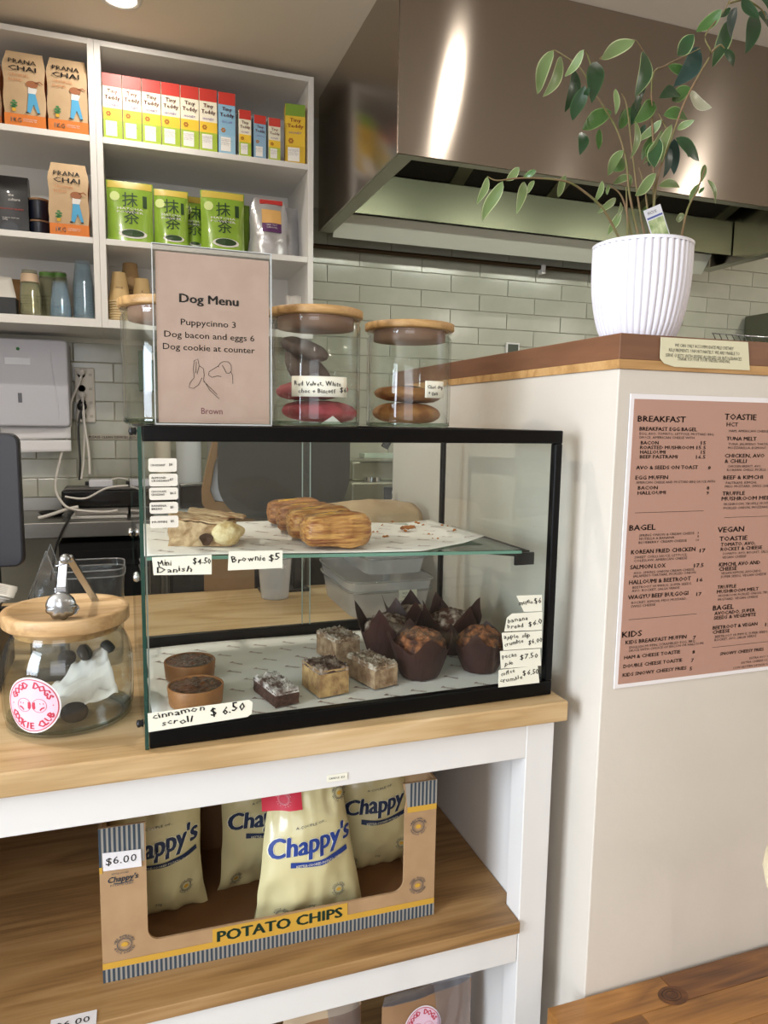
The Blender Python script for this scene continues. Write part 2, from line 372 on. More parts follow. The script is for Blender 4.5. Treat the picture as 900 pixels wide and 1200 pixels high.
for k, xc in enumerate((.30, .95, 1.60)):
    MB().tube([(xc-.22, .10, .19), (xc+.22, .10, .19)], .012, 12).build('lamp_tube', mat('hood_lamp_tube', '#f2f6e4', .4, emit=1.0), h)
    MB().box(xc-.24, xc+.24, .085, .115, .203, .225).build('lamp_bracket', SATIN, h)
    l = bpy.data.lights.new('hood_lamp', 'AREA'); l.shape = 'RECTANGLE'; l.size = .44; l.size_y = .03; l.energy = 2.2; l.color = (.97, 1, .88)
    o = bpy.data.objects.new('hood_lamp', l); COL.objects.link(o); o.location = (HX0+xc, HY0+.115, HZ+.175); o.rotation_euler = Vector((0, 1.0, -.42)).to_track_quat('-Z', 'Y').to_euler()
# pipe drawn along the thin brown gap under the hood back edge
p = thing('brown_rod', 'thin brown pipe running along tiles beneath the hood', 'rod', (HX0, 3.07, 2.075))
MB().tube([(-.02, 0, 0), (W_, 0, 0)], .010, 10).build('rod', mat('dark_brown_metal', '#4a3a26', .4, .6), p)
q_ = at(637, 303, Y=3.06)
MB().box(q_.x-HX0-.01, q_.x-HX0+.01, -.018, .02, -.03, .012).build('clip', WHITE, p, bevel=.003)
# ================================================================== SHELVING
SY0, SY1 = 2.72, 3.10
ZL = [1.683, 1.951, 2.278]     # board tops
def shelf_unit(x0, x1, label):
    t = thing('shelf_unit', label, 'shelf', (x0, SY0, 1.655), group=None)
    W = x1-x0; D = SY1-SY0; T = .020; H = 2.577-1.655
    MB().box(0, T, 0, D, 0, H).build('side_panel', LAM, t, bevel=.001)
    MB().box(W-T, W, 0, D, 0, H).build('side_panel', LAM, t, bevel=.001)
    MB().box(T, W-T, .0, D, H-.018, H).build('top_panel', LAM, t, bevel=.001)
    MB().box(T, W-T, .0, D, 0, .028).build('bottom_panel', LAM, t, bevel=.001)
    for z in ZL[1:]: MB().box(T, W-T, .003, D-.01, z-.02-1.655, z-1.655).build('shelf_board', LAM, t, bevel=.001)
    MB().box(T, W-T, D-.01, D, .028, H-.018).build('back_panel', LAM, t)
    return t
shelf_unit(-.088, .651, 'white open shelf unit holding biscuit boxes and green pouches')
shelf_unit(-.86, -.0885, 'white open shelf unit at left holding kraft bags and clear cups')
# ---- kraft chai bags
KRAFT = mat('kraft_paper', '#bfa27e', .75, col2='#c8ac88', nscale=14)
ORG = mat('orange_print', '#d97a2b', .6); ORANGE_T = mat('orange_text', '#c98a5c', .7)
BLUEP = mat('blue_print', '#4fa3cf', .6); GREENP = mat('green_print', '#3f7f4a', .6); TAN = mat('tan_print', '#9a5f3a', .6)
def chai_bag(loc, rz, label, w_=.122, h_=.238, d=.075):
    t = thing('kraft_bag', label, 'bag', loc, rz, group='kraft bags of chai')
    def xs(z): return w_/2*(1-.10*max(0, (z/h_-.78)/.22)) - .002*sin(z*60)
    def yf(z): # front plane leans back near the top
        k = max(0, (z/h_-.72)/.28); return -d/2+d*.42*k**1.3
    def fr(u, v):
        z = v*h_; x = (2*u-1)*xs(z); return (x, yf(z)-.004*sin(pi*u)*sin(pi*v)**.5, z)
    m = MB(); m.grid(fr, 6, 12)
    m.grid(lambda u, v: ((1-2*u)*xs(v*h_), -yf(v*h_)*.9, v*h_), 4, 12)
    m.build('bag_body', KRAFT, t)
    for sgn in (-1, 1):
        m = MB(); m.grid(lambda u, v: (sgn*(xs(v*h_)-.010*sin(pi*u)*v), (yf(v*h_)+(-.9*yf(v*h_)-yf(v*h_))*u)*1.0, v*h_), 4, 12)
        m.build('side_gusset', ORG, t)
    fm = lambda x, y: (x, yf(y)-.0055, y)
    m = MB(); m.grid(lambda u, v: ((2*u-1)*w_*.497, yf(v*.036)-.0048, v*.036), 4, 2); m.build('orange_band', ORG, t)
    x0 = -w_*.36
    for s, z, sz, wd, mm, b in (('PRANA', h_*.80, .0165, w_*.66, INK, .02), ('CHAI', h_*.70, .0165, w_*.66, INK, .03), ('ORIGINAL', h_*.625, .009, w_*.5, ORANGE_T, 0), ('BLEND', h_*.565, .009, w_*.34, ORANGE_T, 0), ('1KG', .010, .014, .030, WHITE, .02)):
        V, F = text2d(s, sz, width=wd, bold=b, res=1); xo = x0 if s != '1KG' else -w_*.34
        flat([([(xo+x, z+y) for x, y in V], F)], mm, t, lambda x, y: (x, yf(y)-.0066, y))
    V, F = text2d('AUSTRALIAN MADE\nSTICKY BLEND TEA', .0036, width=.04, res=1); flat([([(-w_*.05+x, .020+y) for x, y in V], F)], WHITE, t, lambda x, y: (x, yf(y)-.0066, y))
    f2 = lambda x, y: (x, yf(y)-.0062, y)
    cx = w_*.20; z0 = .040
    fig = [([(cx-.018, z0+.006), (cx-.008, z0+.002), (cx+.002, z0+.03), (cx+.014, z0+.002), (cx+.02, z0+.006), (cx+.008, z0+.062), (cx-.012, z0+.062)], [(0, 1, 2, 6), (2, 3, 4, 5), (2, 5, 6)])]
    flat(fig, BLUEP, t, f2, 'printed_figure')
    e = lambda cx_, cy, a, b, n=14: ([(cx_+a*cos(2*pi*i/n), cy+b*sin(2*pi*i/n)) for i in range(n)], [tuple(range(n))])
    flat([([(cx-.014, z0+.062), (cx+.009, z0+.062), (cx+.014, z0+.078), (cx-.012, z0+.082)], [(0, 1, 2, 3)])], WHITE, t, f2, 'printed_figure')
    flat([e(cx-.001, z0+.090, .018, .011), line2d([(cx+.008, z0+.095), (cx+.022, z0+.1), (cx+.03, z0+.094)], .004)], TAN, t, lambda x, y: (x, yf(y)-.0067, y), 'printed_figure')
    flat([e(cx-.018, z0+.003, .005, .002), e(cx+.016, z0+.003, .005, .002)], INK, t, lambda x, y: (x, yf(y)-.0067, y), 'printed_figure')
    px_ = -w_*.26
    flat([e(px_+dx, z0+dz, .0055, .003) for dx, dz in ((-.005, .017), (.005, .02), (-.005, .026), (.005, .028), (0, .034), (0, .015), (0, .022))], GREENP, t, f2, 'printed_plant')
    flat([([(px_-.005, z0+.002), (px_+.005, z0+.002), (px_+.006, z0+.012), (px_-.006, z0+.012)], [(0, 1, 2, 3)])], mat('yellow_print', '#d9a829', .6), t, f2, 'printed_plant')
    return t
chai_bag((-.300, 2.767, ZL[2]), .0, 'kraft paper bag of chai, left of the pair fully seen on top shelf')
chai_bag((-.172, 2.767, ZL[2]), .0, 'kraft paper bag of chai on top shelf against the shelf divider')
chai_bag((-.180, 2.767, ZL[1]), .0, 'kraft paper bag of chai on the middle shelf beside dark cups')
chai_bag((-.436, 2.81, ZL[2]), .0, 'kraft bag of chai cut off by the left edge, only orange side showing')
# black coffee bag and dark ribbed cups
t = thing('coffee_bag', 'matte black coffee bag on middle shelf beside dark ribbed cups', 'bag', (-.365, 2.80, ZL[1]))
m = MB(); m.grid(lambda u, v: ((2*u-1)*.058, -.035+.02*max(0, v-.8)/.2-.006*sin(pi*u)*sin(pi*v), v*.185), 8, 10); m.grid(lambda u, v: ((1-2*u)*.058, .035-.02*max(0, v-.8)/.2, v*.185), 4, 8)
for s_ in (-1, 1): m.grid(lambda u, v: (s_*.058, (-.035+.02*max(0, v-.8)/.2)*(1-2*u), v*.185), 2, 8)
m.build('bag_body', mat('matte_black_foil', '#151518', .4, coat=.2), t)
letter('the\nculture', .009, WHITE, t, (.0, -.0425, .115), align='L'); letter('BREAKFAST BLEND', .005, mat('red_print', '#b8402f', .6), t, (-.03, -.0425, .072), width=.075)
letter('organic leaf tea\n250g', .004, WHITE, t, (-.02, -.0425, .045), width=.05)
for i, z in enumerate((0, .052)):
    t = thing('ribbed_cup', ['dark navy ribbed keep cup, lower of the two stacked', 'dark navy ribbed keep cup, upper of the two stacked'][i], 'cup', (-.278, 2.80, ZL[1]+z), group='dark ribbed cups')
    n = 56; m = MB().lathe([(.0, .0), (.026, .0), (.029, .006), (.032, .045 if i == 0 else .062)], n=n, rf=lambda a, z: 1+.025*cos(a*28)); m.build('cup_body', mat('navy_glaze', '#1a1f2e', .3), t)
    MB().lathe([(.0335, .046 if i == 0 else .063), (.0345, .049 if i == 0 else .066), (.033, .0515 if i == 0 else .070), (0, .0515 if i == 0 else .070)], n=28).build('wood_lid', mat('brown_band', '#8a6a4d', .6), t)
# ---- biscuit boxes
YEL = mat('yellow_print', '#d9a829', .6)
def biscuit_box(x0, x1, h_, z, base, top, low, label, name='biscuit_box', words='Tiny\nTeddy', sub='HONEY', y=2.729, d=.06, leanz=0, group='biscuit boxes on the top shelf'):
    w_ = x1-x0-.002; t = thing(name, label, 'box', (x0+.001, y, z), leanz, group=group)
    MB().box(0, w_, 0, d, 0, h_).build('carton', mat('carton_'+base, base, .45), t, bevel=.0008)
    def strip(z0, z1, col, nm, xx0=0, xx1=1, dy=.0008): MB().box(w_*xx0+.0006, w_*xx1-.0006, -dy, .001, z0*h_, z1*h_).build(nm, mat('print_'+col, col, .45), t)
    strip(.80, .997, top, 'top_panel_print'); strip(.003, .30, low, 'lower_print')
    strip(.30, .47, '#f0c83c' if base == '#efe9d2' else base, 'mid_print')
    strip(.04, .27, '#f2f0ea', 'nutrition_panel', .12, .72, .0014)
    letter(words, h_*.062, mat('dark_red_print', '#a8323a', .6) if top != '#f0ece2' else WHITE, t, (w_/2, -.0017, h_*.70), align='C', width=w_*.55, res=1, bold=.02)
    letter(sub, h_*.038, mat('purple_print', '#6a4fa0', .6), t, (w_*.5, -.0017, h_*.50), align='C', width=w_*.62, res=1)
    letter('NUTRITION\nINFORMATION\nserve 25 g\nenergy 470kJ\nprotein 2 g', h_*.014, mat('grey_print', '#77757a', .7), t, (w_*.16, -.0017, h_*.225), width=w_*.5, res=1)
    fl = []
    for k in range(6): a = k*pi/3; fl.append(([(w_*.28+w_*.09*cos(a)+w_*.055*cos(b*pi/4), h_*.38+w_*.09*sin(a)+w_*.055*sin(b*pi/4)) for b in range(8)], [tuple(range(8))]))
    flat(fl, mat('amber_print', '#b5762a', .6), t, lambda x, y_: (x, -.0016, y_), 'printed_flower')
    return t
ords = ['leftmost', 'second from left', 'third from left', 'fourth from left', 'fifth from left', 'sixth and rightmost']
xs = [-.066, -.0035, .058, .121, .184, .247, .309]
for i in range(6):
    biscuit_box(xs[i], xs[i+1], .205, ZL[2], '#efe9d2', '#c93a30' if i else '#d8504a', '#a9c23f', 'tall yellow and red honey biscuit box, %s of the tall yellow row' % ords[i])
biscuit_box(.311, .372, .203, ZL[2], '#8fbcd8', '#cf3b30', '#9cc4dc', 'tall blue and red biscuit box at right end of the tall row', sub='CHOC CHIP')
biscuit_box(.382, .427, .155, ZL[2], '#efe9d2', '#c93a30', '#a9c23f', 'small yellow biscuit box next to the tall blue box')
biscuit_box(.435, .480, .145, ZL[2], '#8fb2cc', '#c93a30', '#8fb2cc', 'small blue biscuit box between two small yellow ones', sub='CHOC')
biscuit_box(.487, .532, .143, ZL[2], '#efe9d2', '#d0443a', '#b8c84a', 'small yellow biscuit box, rightmost of the small boxes')
t = biscuit_box(.550, .624, .205, ZL[2], '#e8c238', '#7fa235', '#d8b22e', 'tall green and yellow biscuit box turned upside down by the shelf side', words='Tiny\nTeddy', leanz=-.12, y=2.742)
for i, (x0, x1, hh) in enumerate(((-.06, .0, .2), (.004, .064, .2), (.07, .13, .2), (.136, .196, .2), (.2, .26, .2), (.265, .325, .2), (.33, .39, .2))):
    t = thing('biscuit_box', 'dark red biscuit box in the row behind the tall yellow ones', 'box', (x0, 2.84, ZL[2]), group='second row of biscuit boxes')
    MB().box(0, x1-x0-.002, 0, .16, 0, hh).build('carton', mat('maroon_card', '#7d2436', .5), t, bevel=.0008)
# ---- matcha pouches
MG = mat('green_pouch', '#7fa232', .25, coat=.5, col2='#93b542', nscale=9)
def pouch(x0, x1, h_, z, y, label, rz=0, full=True):
    w_ = x1-x0; t = thing('matcha_pouch', label, 'pouch', ((x0+x1)/2, y, z), rz, group='green matcha pouches')
    def prof(v): return .034*(1-v)**.6+.002
    def fr(u, v): return ((2*u-1)*w_/2*(1-.03*sin(pi*v)), -prof(v)*sin(pi*min(max(u, .0), 1))**.45-.0015*noise.noise((u*5, v*5, x0*9)), v*h_)
    m = MB(); m.grid(fr, 12, 12); m.grid(lambda u, v: (fr(1-u, v)[0], -fr(1-u, v)[1], v*h_), 12, 12); m.build('pouch_body', MG, t)
    fn = lambda x, y_, o=.0012: (x, fr(min(max((x/(w_/2)+1)/2, .02), .98), min(max(y_/h_, 0), 1))[1]-o, y_)
    mm = MB(); mm.grid(lambda u, v: fn((2*u-1)*w_*.47, h_*(.88+.11*v), .0008), 8, 2); mm.build('gold_band', mat('gold_print', '#c9b24a', .4), t)
    dk = mat('dark_green_print', '#27421c', .5)
    V, F = text2d('抹', .038, align='C', res=2, bold=.01); flat([([(x, y_+h_*.60) for x, y_ in V], F)], dk, t, fn)
    V, F = text2d('茶', .038, align='C', res=2, bold=.01); flat([([(x+.004, y_+h_*.32) for x, y_ in V], F)], dk, t, fn)
    V, F = text2d('MATCHA\nPOWDER', .0075, align='C', width=w_*.55, res=1); flat([([(x, y_+h_*.53) for x, y_ in V], F)], WHITE, t, fn)
    mm = MB(); mm.grid(lambda u, v: fn(w_*(.27+.09*u), h_*(.58+.20*v)), 2, 4); mm.build('dark_label', dk, t)
    V, F = ring2d(0.0001, .016, 20, -w_*.32, h_*.74, 1, 1); flat([(V, F)], mat('pale_green_print', '#c9d88c', .5), t, fn, 'printed_cup')
    V, F = ring2d(0.0001, w_*.30, 20, w_*.05, h_*.14, 1, .34); flat([(V, F)], WHITE, t, fn, 'printed_bowl')
    V, F = ring2d(0.0001, w_*.24, 20, w_*.05, h_*.15, 1, .34); flat([(V, F)], dk, t, lambda x, y_: fn(x, y_, .002), 'printed_powder')
    return t
pouch(.196, .266, .20, ZL[1], 2.84, 'green matcha pouch behind, mostly hidden between two others')
pouch(-.064, .090, .208, ZL[1], 2.78, 'green matcha pouch leftmost on the shelf')
pouch(.091, .210, .198, ZL[1], 2.785, 'green matcha pouch second from left on the shelf')
pouch(.251, .408, .212, ZL[1], 2.785, 'large green matcha pouch at the right of the row')
t = thing('matcha_pouch', 'dark green pouch edge between large matcha pouch and silver bag', 'pouch', (.405, 2.84, ZL[1]), group='green matcha pouches')
MB().grid(lambda u, v: ((2*u-1)*.03, -.03*(1-v)*sin(pi*u), v*.19), 8, 8).build('pouch_body', MG, t, solid=.002)
# ---- silver bags
SIL = mat('silver_foil', '#c9c9cc', .28, .55, bump=.9, bscale=26, nscale=20)
for i, (cx, cy, w_, h_, lab) in enumerate(((.585, 2.90, .11, .215, 'crumpled silver foil bag behind, against shelf side'), (.500, 2.80, .145, .215, 'bulging silver foil bag with a red clip and purple label'))):
    t = thing('foil_bag', lab, 'bag', (cx, cy, ZL[1]))
    def fr(u, v, s=1): return ((2*u-1)*w_/2*(1-.25*max(0, v-.55)/.45+.06*sin(v*9+i)), -s*(.045*(1-v**2)+.002)*sin(pi*u)**.6+.007*noise.noise((u*4, v*5, i*3)), v*h_)
    m = MB(); m.grid(fr, 14, 14); m.grid(lambda u, v: (fr(1-u, v)[0], -fr(1-u, v)[1]+.002, v*h_), 14, 14); m.build('bag_body', SIL, t)
    if i == 1:
        fn = lambda x, y_, o=.003: (x, fr(min(max((x/(w_/2)+1)/2, .05), .95), min(y_/h_, 1))[1]-o, y_)
        for (a, b, c, d, nm, col) in ((-.03, .042, .085, .118, 'purple_label', '#5d2f63'), (-.03, .042, .118, .168, 'orange_label', '#e0b06a')):
            mm = MB(); mm.grid(lambda u, v: fn(a+(b-a)*u, c+(d-c)*v), 5, 4); mm.build(nm, mat(nm, col, .5), t)
        V, F = text2d('SEA SALT\nCARAMEL', .006, align='C', width=.04, res=1); flat([([(x+.006, y_+.108) for x, y_ in V], F)], WHITE, t, lambda x, y_: fn(x, y_, .0045))
        MB().box(-.035, .05, -.012, .004, .19, .205).build('red_clip', mat('red_plastic', '#c02f2a', .4), t, bevel=.002)
# ---- cups
CKR = mat('kraft_cup', '#c9ab77', .6); CPK = mat('cream_cup', '#d8c49a', .6); CDK = mat('dark_kraft_cup', '#a8875a', .6)
def paper_stack(cx, cy, z, n, r1, r0, hc, dz, m1, m2, label, group, txt=None):
    proto = None
    for k in range(n):
        if proto is None:
            t = thing('paper_cup', label, 'cup', (cx, cy, z), group=group)
            MB().lathe([(0, hc), (r0*.96, hc), (r0, hc-.002), (r1, .003)], n=28).build('cup_wall', m1, t)
            MB().lathe([(r1, .005), (r1+.002, .004), (r1+.003, .002), (r1+.0015, 0), (r1-.001, .001)], n=28).build('rim', m2, t)
            proto = t
        else:
            t = copy_tree(proto); t.location = (cx, cy, z+k*dz)
        top = t; t['label'] = ('lowest ' if k == 0 else 'topmost ' if k == n-1 else 'middle ')+label
    if txt:
        V, F = text2d(txt, .008, align='C', res=1, shear=.2); V = [(-x, -y) for x, y in V]
        rr = lambda y_: r1+(r0-r1)*((y_)/hc)+.0008
        MBx = MB(); MBx.add([(rr(y_+hc*.5)*sin(x/r1), -rr(y_+hc*.5)*cos(x/r1), y_+hc*.5) for x, y_ in V], F); MBx.build('lettering', mat('brown_print', '#6b4a35', .6), top)
paper_stack(.008, 2.90, ZL[0], 13, .036, .025, .10, .0105, CDK, CDK, 'dark kraft cup in the tall stack behind', 'tall kraft cup stack')
paper_stack(-.030, 2.80, ZL[0], 9, .0385, .022, .105, .0085, CKR, CPK, 'kraft paper cup in the front left stack beside divider', 'front kraft cup stack', 'Brown')
paper_stack(.046, 2.81, ZL[0], 9, .034, .024, .088, .0088, CKR, mat('white_cup_rim', '#ddd2c4', .6), 'cream paper cup in the stack partly hidden by the dog menu', 'cream paper cup stack', 'B')
PCB = glass('blue_cup_plastic', '#f0f8fc', 1.4, .06, .20, '#dcecf6'); PCC = glass('clear_cup_plastic', '#f4f5ea', 1.4, .06, .20, '#e8e6cc')
GR = mat('green_leaf_print', '#4f7f2e', .6)
for (cx, cy, hh, n, mm, lab) in ((-.315, 2.79, .155, 9, PCC, 'clear plastic cup in the stack at left with kraft sleeves'), (-.27, 2.88, .17, 7, PCC, 'clear plastic cup with green print in the stack behind'), (-.232, 2.90, .175, 9, PCC, 'clear plastic cup with green print in second rear stack'),
                             (-.222, 2.79, .125, 8, PCB, 'bluish clear cup in the short front stack'), (-.148, 2.80, .20, 13, PCB, 'bluish clear cup in the tall stack by the divider')):
    hc = .085; dz = (hh-hc)/(n-1); proto = None
    for k in range(n):
        if proto is None:
            t = thing('plastic_cup', lab, 'cup', (cx, cy, ZL[0]), group=lab.replace('clear plastic cup', 'plastic cups').replace('bluish clear cup', 'bluish cups'))
            MB().lathe([(.0, hc), (.024, hc), (.034, .0015), (.0355, 0)], n=20).build('cup_wall', mm, t); proto = t
        else: t = copy_tree(proto); t.location = (cx, cy, ZL[0]+k*dz)
        t['label'] = ('lowest ' if k == 0 else 'topmost ' if k == n-1 else 'middle ')+lab
    if 'green print' in lab: MB().lathe([(.0262, hc-.02), (.0247, hc-.004)], n=20).build('green_print', GR, t)
    if 'sleeves' in lab: MB().lathe([(.0300, .045), (.0262, hc-.012)], n=20).build('kraft_sleeve', mat('pale_sleeve', '#c7ae93', .7), t)
t = thing('gable_bag', 'black and white paper bag cut by left edge on bottom shelf', 'bag', (-.412, 2.80, ZL[0]))
m = MB(); m.grid(lambda u, v: ((2*u-1)*.055*(1-.5*max(0, v-.45)), -.03*(1-v), v*.13), 6, 8); m.build('bag_body', mat('white_bag', '#d9d6cf', .6), t, solid=.002)
MB().box(-.056, .056, -.034, .03, 0, .06).build('black_base', BLACKP, t, bevel=.003)
t = thing('cardboard_carton', 'brown cardboard carton at back of the bottom left shelf', 'box', (-.45, 2.95, ZL[0]))
MB().box(0, .12, 0, .1, 0, .15).build('carton', mat('brown_cardboard', '#8f6b42', .8), t, bevel=.002)
t = thing('black_tin', 'low black tin on the bottom shelf behind the tall biscuit jar', 'tin', (.555, 2.82, ZL[0]))
MB().cyl((0, 0, 0), .045, .075, 28).build('tin_body', BLACKP, t); MB().cyl((0, 0, .0755), .047, .012, 28).build('lid', BLACKP, t)
t = thing('napkin_pack', 'white wrapped napkin pack leaning against the shelf side', 'napkins', (.60, 2.82, ZL[0]), -.2)
MB().grid(lambda u, v: ((2*u-1)*.028, .006*sin(u*9+v*6), v*.14), 8, 8).build('wrap', PAPER, t, solid=.012)
# ================================================================== COUNTER
CT = .90
t = counter = thing('counter_cabinet', 'white counter cabinet with oak top and open oak shelf', 'counter', (.10, .98, 0))
X0, X1, Y0, Y1 = -.72, .666, .978, 1.917
OAKD = wood('oak_shelf', '#a98558', '#9b7649', '#805f3a', 'X')
OAKE = wood('oak_edge', '#c8a070', '#b98f5c', '#9c7444', 'X')
MB().box(X0, X1, Y0, Y1, .866, .90).build('worktop', OAK, t, bevel=.003, world=True)
PXR = .655
for (a, b, c, d) in ((PXR-.052, PXR, 1.0, 1.045), (PXR-.052, PXR, Y1-.06, Y1-.01), (X0+.01, X0+.062, 1.0, 1.045), (X0+.01, X0+.062, Y1-.06, Y1-.01)):
    MB().box(a, b, c, d, 0, .8655).build('post', WHITE, t, bevel=.0015, world=True)
MB().box(X0+.062, PXR-.052, 1.001, 1.022, .801, .8655).build('apron', WHITE, t, bevel=.001, world=True)
MB().box(X0+.062, PXR-.052, Y1-.03, Y1-.012, .70, .8655).build('back_apron', WHITE, t, bevel=.001, world=True)
MB().box(X0+.062, PXR-.052, Y1-.03, Y1-.012, .05, .70).build('back_panel', mat('shade_back', '#3a332d', .8), t, world=True)  # dark sheet standing in for the shadow inside the cabinet
MB().box(PXR-.036, PXR-.018, 1.045, Y1-.06, .03, .8655).build('side_panel', WHITE, t, world=True)
MB().box(X0+.02, X0+.038, 1.045, Y1-.06, .03, .8655).build('side_panel', WHITE, t, world=True)
SX1 = PXR-.052; 
m = MB(); m.prism([(X0+.063, .993), (SX1-.001, .993), (SX1-.001, 1.001), (SX1-.001, 1.046), (PXR-.037, 1.046), (PXR-.037, Y1-.065), (X0+.04, Y1-.065), (X0+.04, 1.046), (X0+.063, 1.046)], .490, .511)
m.build('oak_shelf', OAKD, t, bevel=.0015, world=True)
MB().box(X0+.063, SX1-.001, 1.001, 1.02, .432, .4895).build('shelf_rail', WHITE, t, bevel=.001, world=True)
m = MB(); m.box(X0+.04, PXR-.037, 1.02, Y1-.065, .05, .068); m.build('bottom_shelf', OAKD, t, world=True)
t = thing('price_sticker', 'tiny cream printed sticker on white apron above the crisps box', 'label', (0, 0, 0))
q = at(383, 917, Y=.9995); t.location = q
MB().box(0, .032, 0, .0006, 0, .011).build('card', CARDP, t); letter('CANDLE  $25', .0032, INK, t, (.003, -.0006, .004), width=.025, res=1)
# ---------------------------------------------------------------- display case
CL, CW, CD, CH = Vector((.006, .997, .9006)), .648, .44, .44
RZ = radians(1.55)
case = thing('display_case', 'black-framed glass countertop display case with one glass shelf', 'display case', CL, RZ)
CM = Matrix.Translation(CL) @ Matrix.Rotation(RZ, 4, 'Z')
def cloc(x, y, z): return CM @ Vector((x, y, z))
PANE = glass('case_glass', '#fafdfb', 1.0, .0)
m = MB(); m.box(.006, CW, -.003, .013, 0, .025); m.build('front_rail', BLACK, case, bevel=.002)
MB().box(.006, CW, CD-.014, CD, 0, .030).build('back_rail', BLACK, case, bevel=.002)
MB().box(CW-.014, CW, .013, CD-.014, 0, .025).build('side_rail', BLACK, case, bevel=.002)
MB().box(.0065, .018, .013, CD-.014, 0, .012).build('side_rail', BLACK, case, bevel=.001)
MB().box(.006, CW, -.003, .016, CH-.021, CH).build('top_rail', BLACK, case, bevel=.002)
MB().box(.006, CW, CD-.016, CD, CH-.021, CH).build('top_rail', BLACK, case, bevel=.002)
MB().box(CW-.014, CW, .016, CD-.016, CH-.021, CH).build('top_rail', BLACK, case, bevel=.002)
MB().box(.006, .018, .016, CD-.016, CH-.012, CH).build('top_rail', BLACK, case, bevel=.002)
MB().box(CW-.013, CW, -.003, .012, .025, CH-.021).build('corner_post', BLACK, case, bevel=.002)
MB().box(CW-.010, CW, CD-.012, CD, .030, CH-.021).build('corner_post', BLACK, case, bevel=.002)
MB().box(.018, CW-.014, .013, CD-.014, .004, .010).build('base_board', BLACKP, case)
def pane(name, x0, x1, y0, y1, z0, z1, edge=None):
    o = MB()
    if x1-x0 < .006: o.add([(x0, y0, z0), (x0, y1, z0), (x0, y1, z1), (x0, y0, z1)], [(0, 1, 2, 3)])
    elif y1-y0 < .006: o.add([(x0, y0, z0), (x1, y0, z0), (x1, y0, z1), (x0, y0, z1)], [(0, 1, 2, 3)])
    else: o.add([(x0, y0, z0), (x1, y0, z0), (x1, y1, z0), (x0, y1, z0)], [(0, 1, 2, 3)])
    return o.build(name, PANE, case)
GE = mat('green_glass_edge', '#123d33', .1, coat=1); GEL = mat('pale_glass_edge', '#a9b8b0', .15)
pane('front_pane', .006, CW-.013, .004, .008, .025, CH-.021)
lp = pane('left_pane', 0, .005, 0, CD, 0, CH-.002)
m = MB().box(0, .005, -.004, .002, -.0, CH-.002); m.build('glass_edge', GE, case)
MB().box(.0064, .0085, .003, .005, .025, CH-.021).build('glass_edge', GEL, case)
MB().box(0, .004, CD-.004, CD, 0, CH-.002).build('glass_edge', GE, case)
pane('right_pane', CW-.006, CW-.003, .012, CD-.012, .025, CH-.021)
pane('top_pane', .006, CW-.014, .016, CD-.016, CH-.004, CH-.004)
pane('sliding_door', .01, .345, CD-.012, CD-.010, .03, CH-.021)
pane('sliding_door', .33, CW-.01, CD-.007, CD-.005, .03, CH-.021)
MB().box(.344, .3455, CD-.0125, CD-.009, .03, CH-.021).build('door_edge', GEL, case)
MB().box(.329, .3305, CD-.008, CD-.004, .03, CH-.021).build('door_edge', GEL, case)
for (y, z, r, mm) in ((.012, .432, .0055, BLACKP), (.02, .029, .0055, BLACKP)):
    MB().lathe([(0, 0), (r, .001), (r*.8, .004), (r, .006), (r*.9, .009), (0, .0105)], n=14, M=Matrix.Translation((0, y, z)) @ Matrix.Rotation(-pi/2, 4, 'Y')).build('screw_knob', mm, case)
for (y, z) in ((.035, .233), (.30, .256)):
    MB().lathe([(0, 0), (.006, .001), (.0075, .004), (.006, .008), (0, .009)], n=14, M=Matrix.Translation((0, y, z)) @ Matrix.Rotation(-pi/2, 4, 'Y')).build('chrome_stud', CHROME, case)
SHZ = lambda x: .255-.030*x
m = MB()
v = [(x, y, SHZ(x)+dz) for dz in (0, .005) for y in (.035, .36) for x in (.010, CW-.045)]
m.add(v, [(0, 2, 3, 1), (4, 5, 7, 6), (0, 1, 5, 4), (1, 3, 7, 5), (3, 2, 6, 7), (2, 0, 4, 6)]); m.build('glass_shelf', glass('shelf_glass', '#d6ebe2', 1.0, .02), case)
m = MB(); m.add([(.009, .0345, SHZ(0)), (CW-.045, .0345, SHZ(CW)), (CW-.045, .0345, SHZ(CW)+.005), (.009, .0345, SHZ(0)+.005)], [(0, 1, 2, 3)]); m.build('glass_edge', mat('shelf_edge', '#6f9a88', .15), case)
for x in (.007, CW-.020):   # shelf brackets
    m = MB(); y0_, z0_ = .06, SHZ(x)-.001; n = len(m.v)
    P_ = [(x, y0_, z0_), (x, .36, z0_), (x, .36, z0_-.05), (x, .30, z0_-.045), (x, y0_, z0_-.012)]
    P2 = [(q[0]+.006, q[1], q[2]) for q in P_]
    m.add(P_+P2, [(0, 1, 2, 3, 4), (9, 8, 7, 6, 5)]+[(i, (i+1) % 5+0, (i+1) % 5+5, i+5) for i in range(5)]); m.build('shelf_bracket', BLACKP, case)
q = MB().box(CW-.050, CW-.014, .045, .050, SHZ(CW)-.022, SHZ(CW)-.001); q.build('bracket_plate', BLACKP, case)
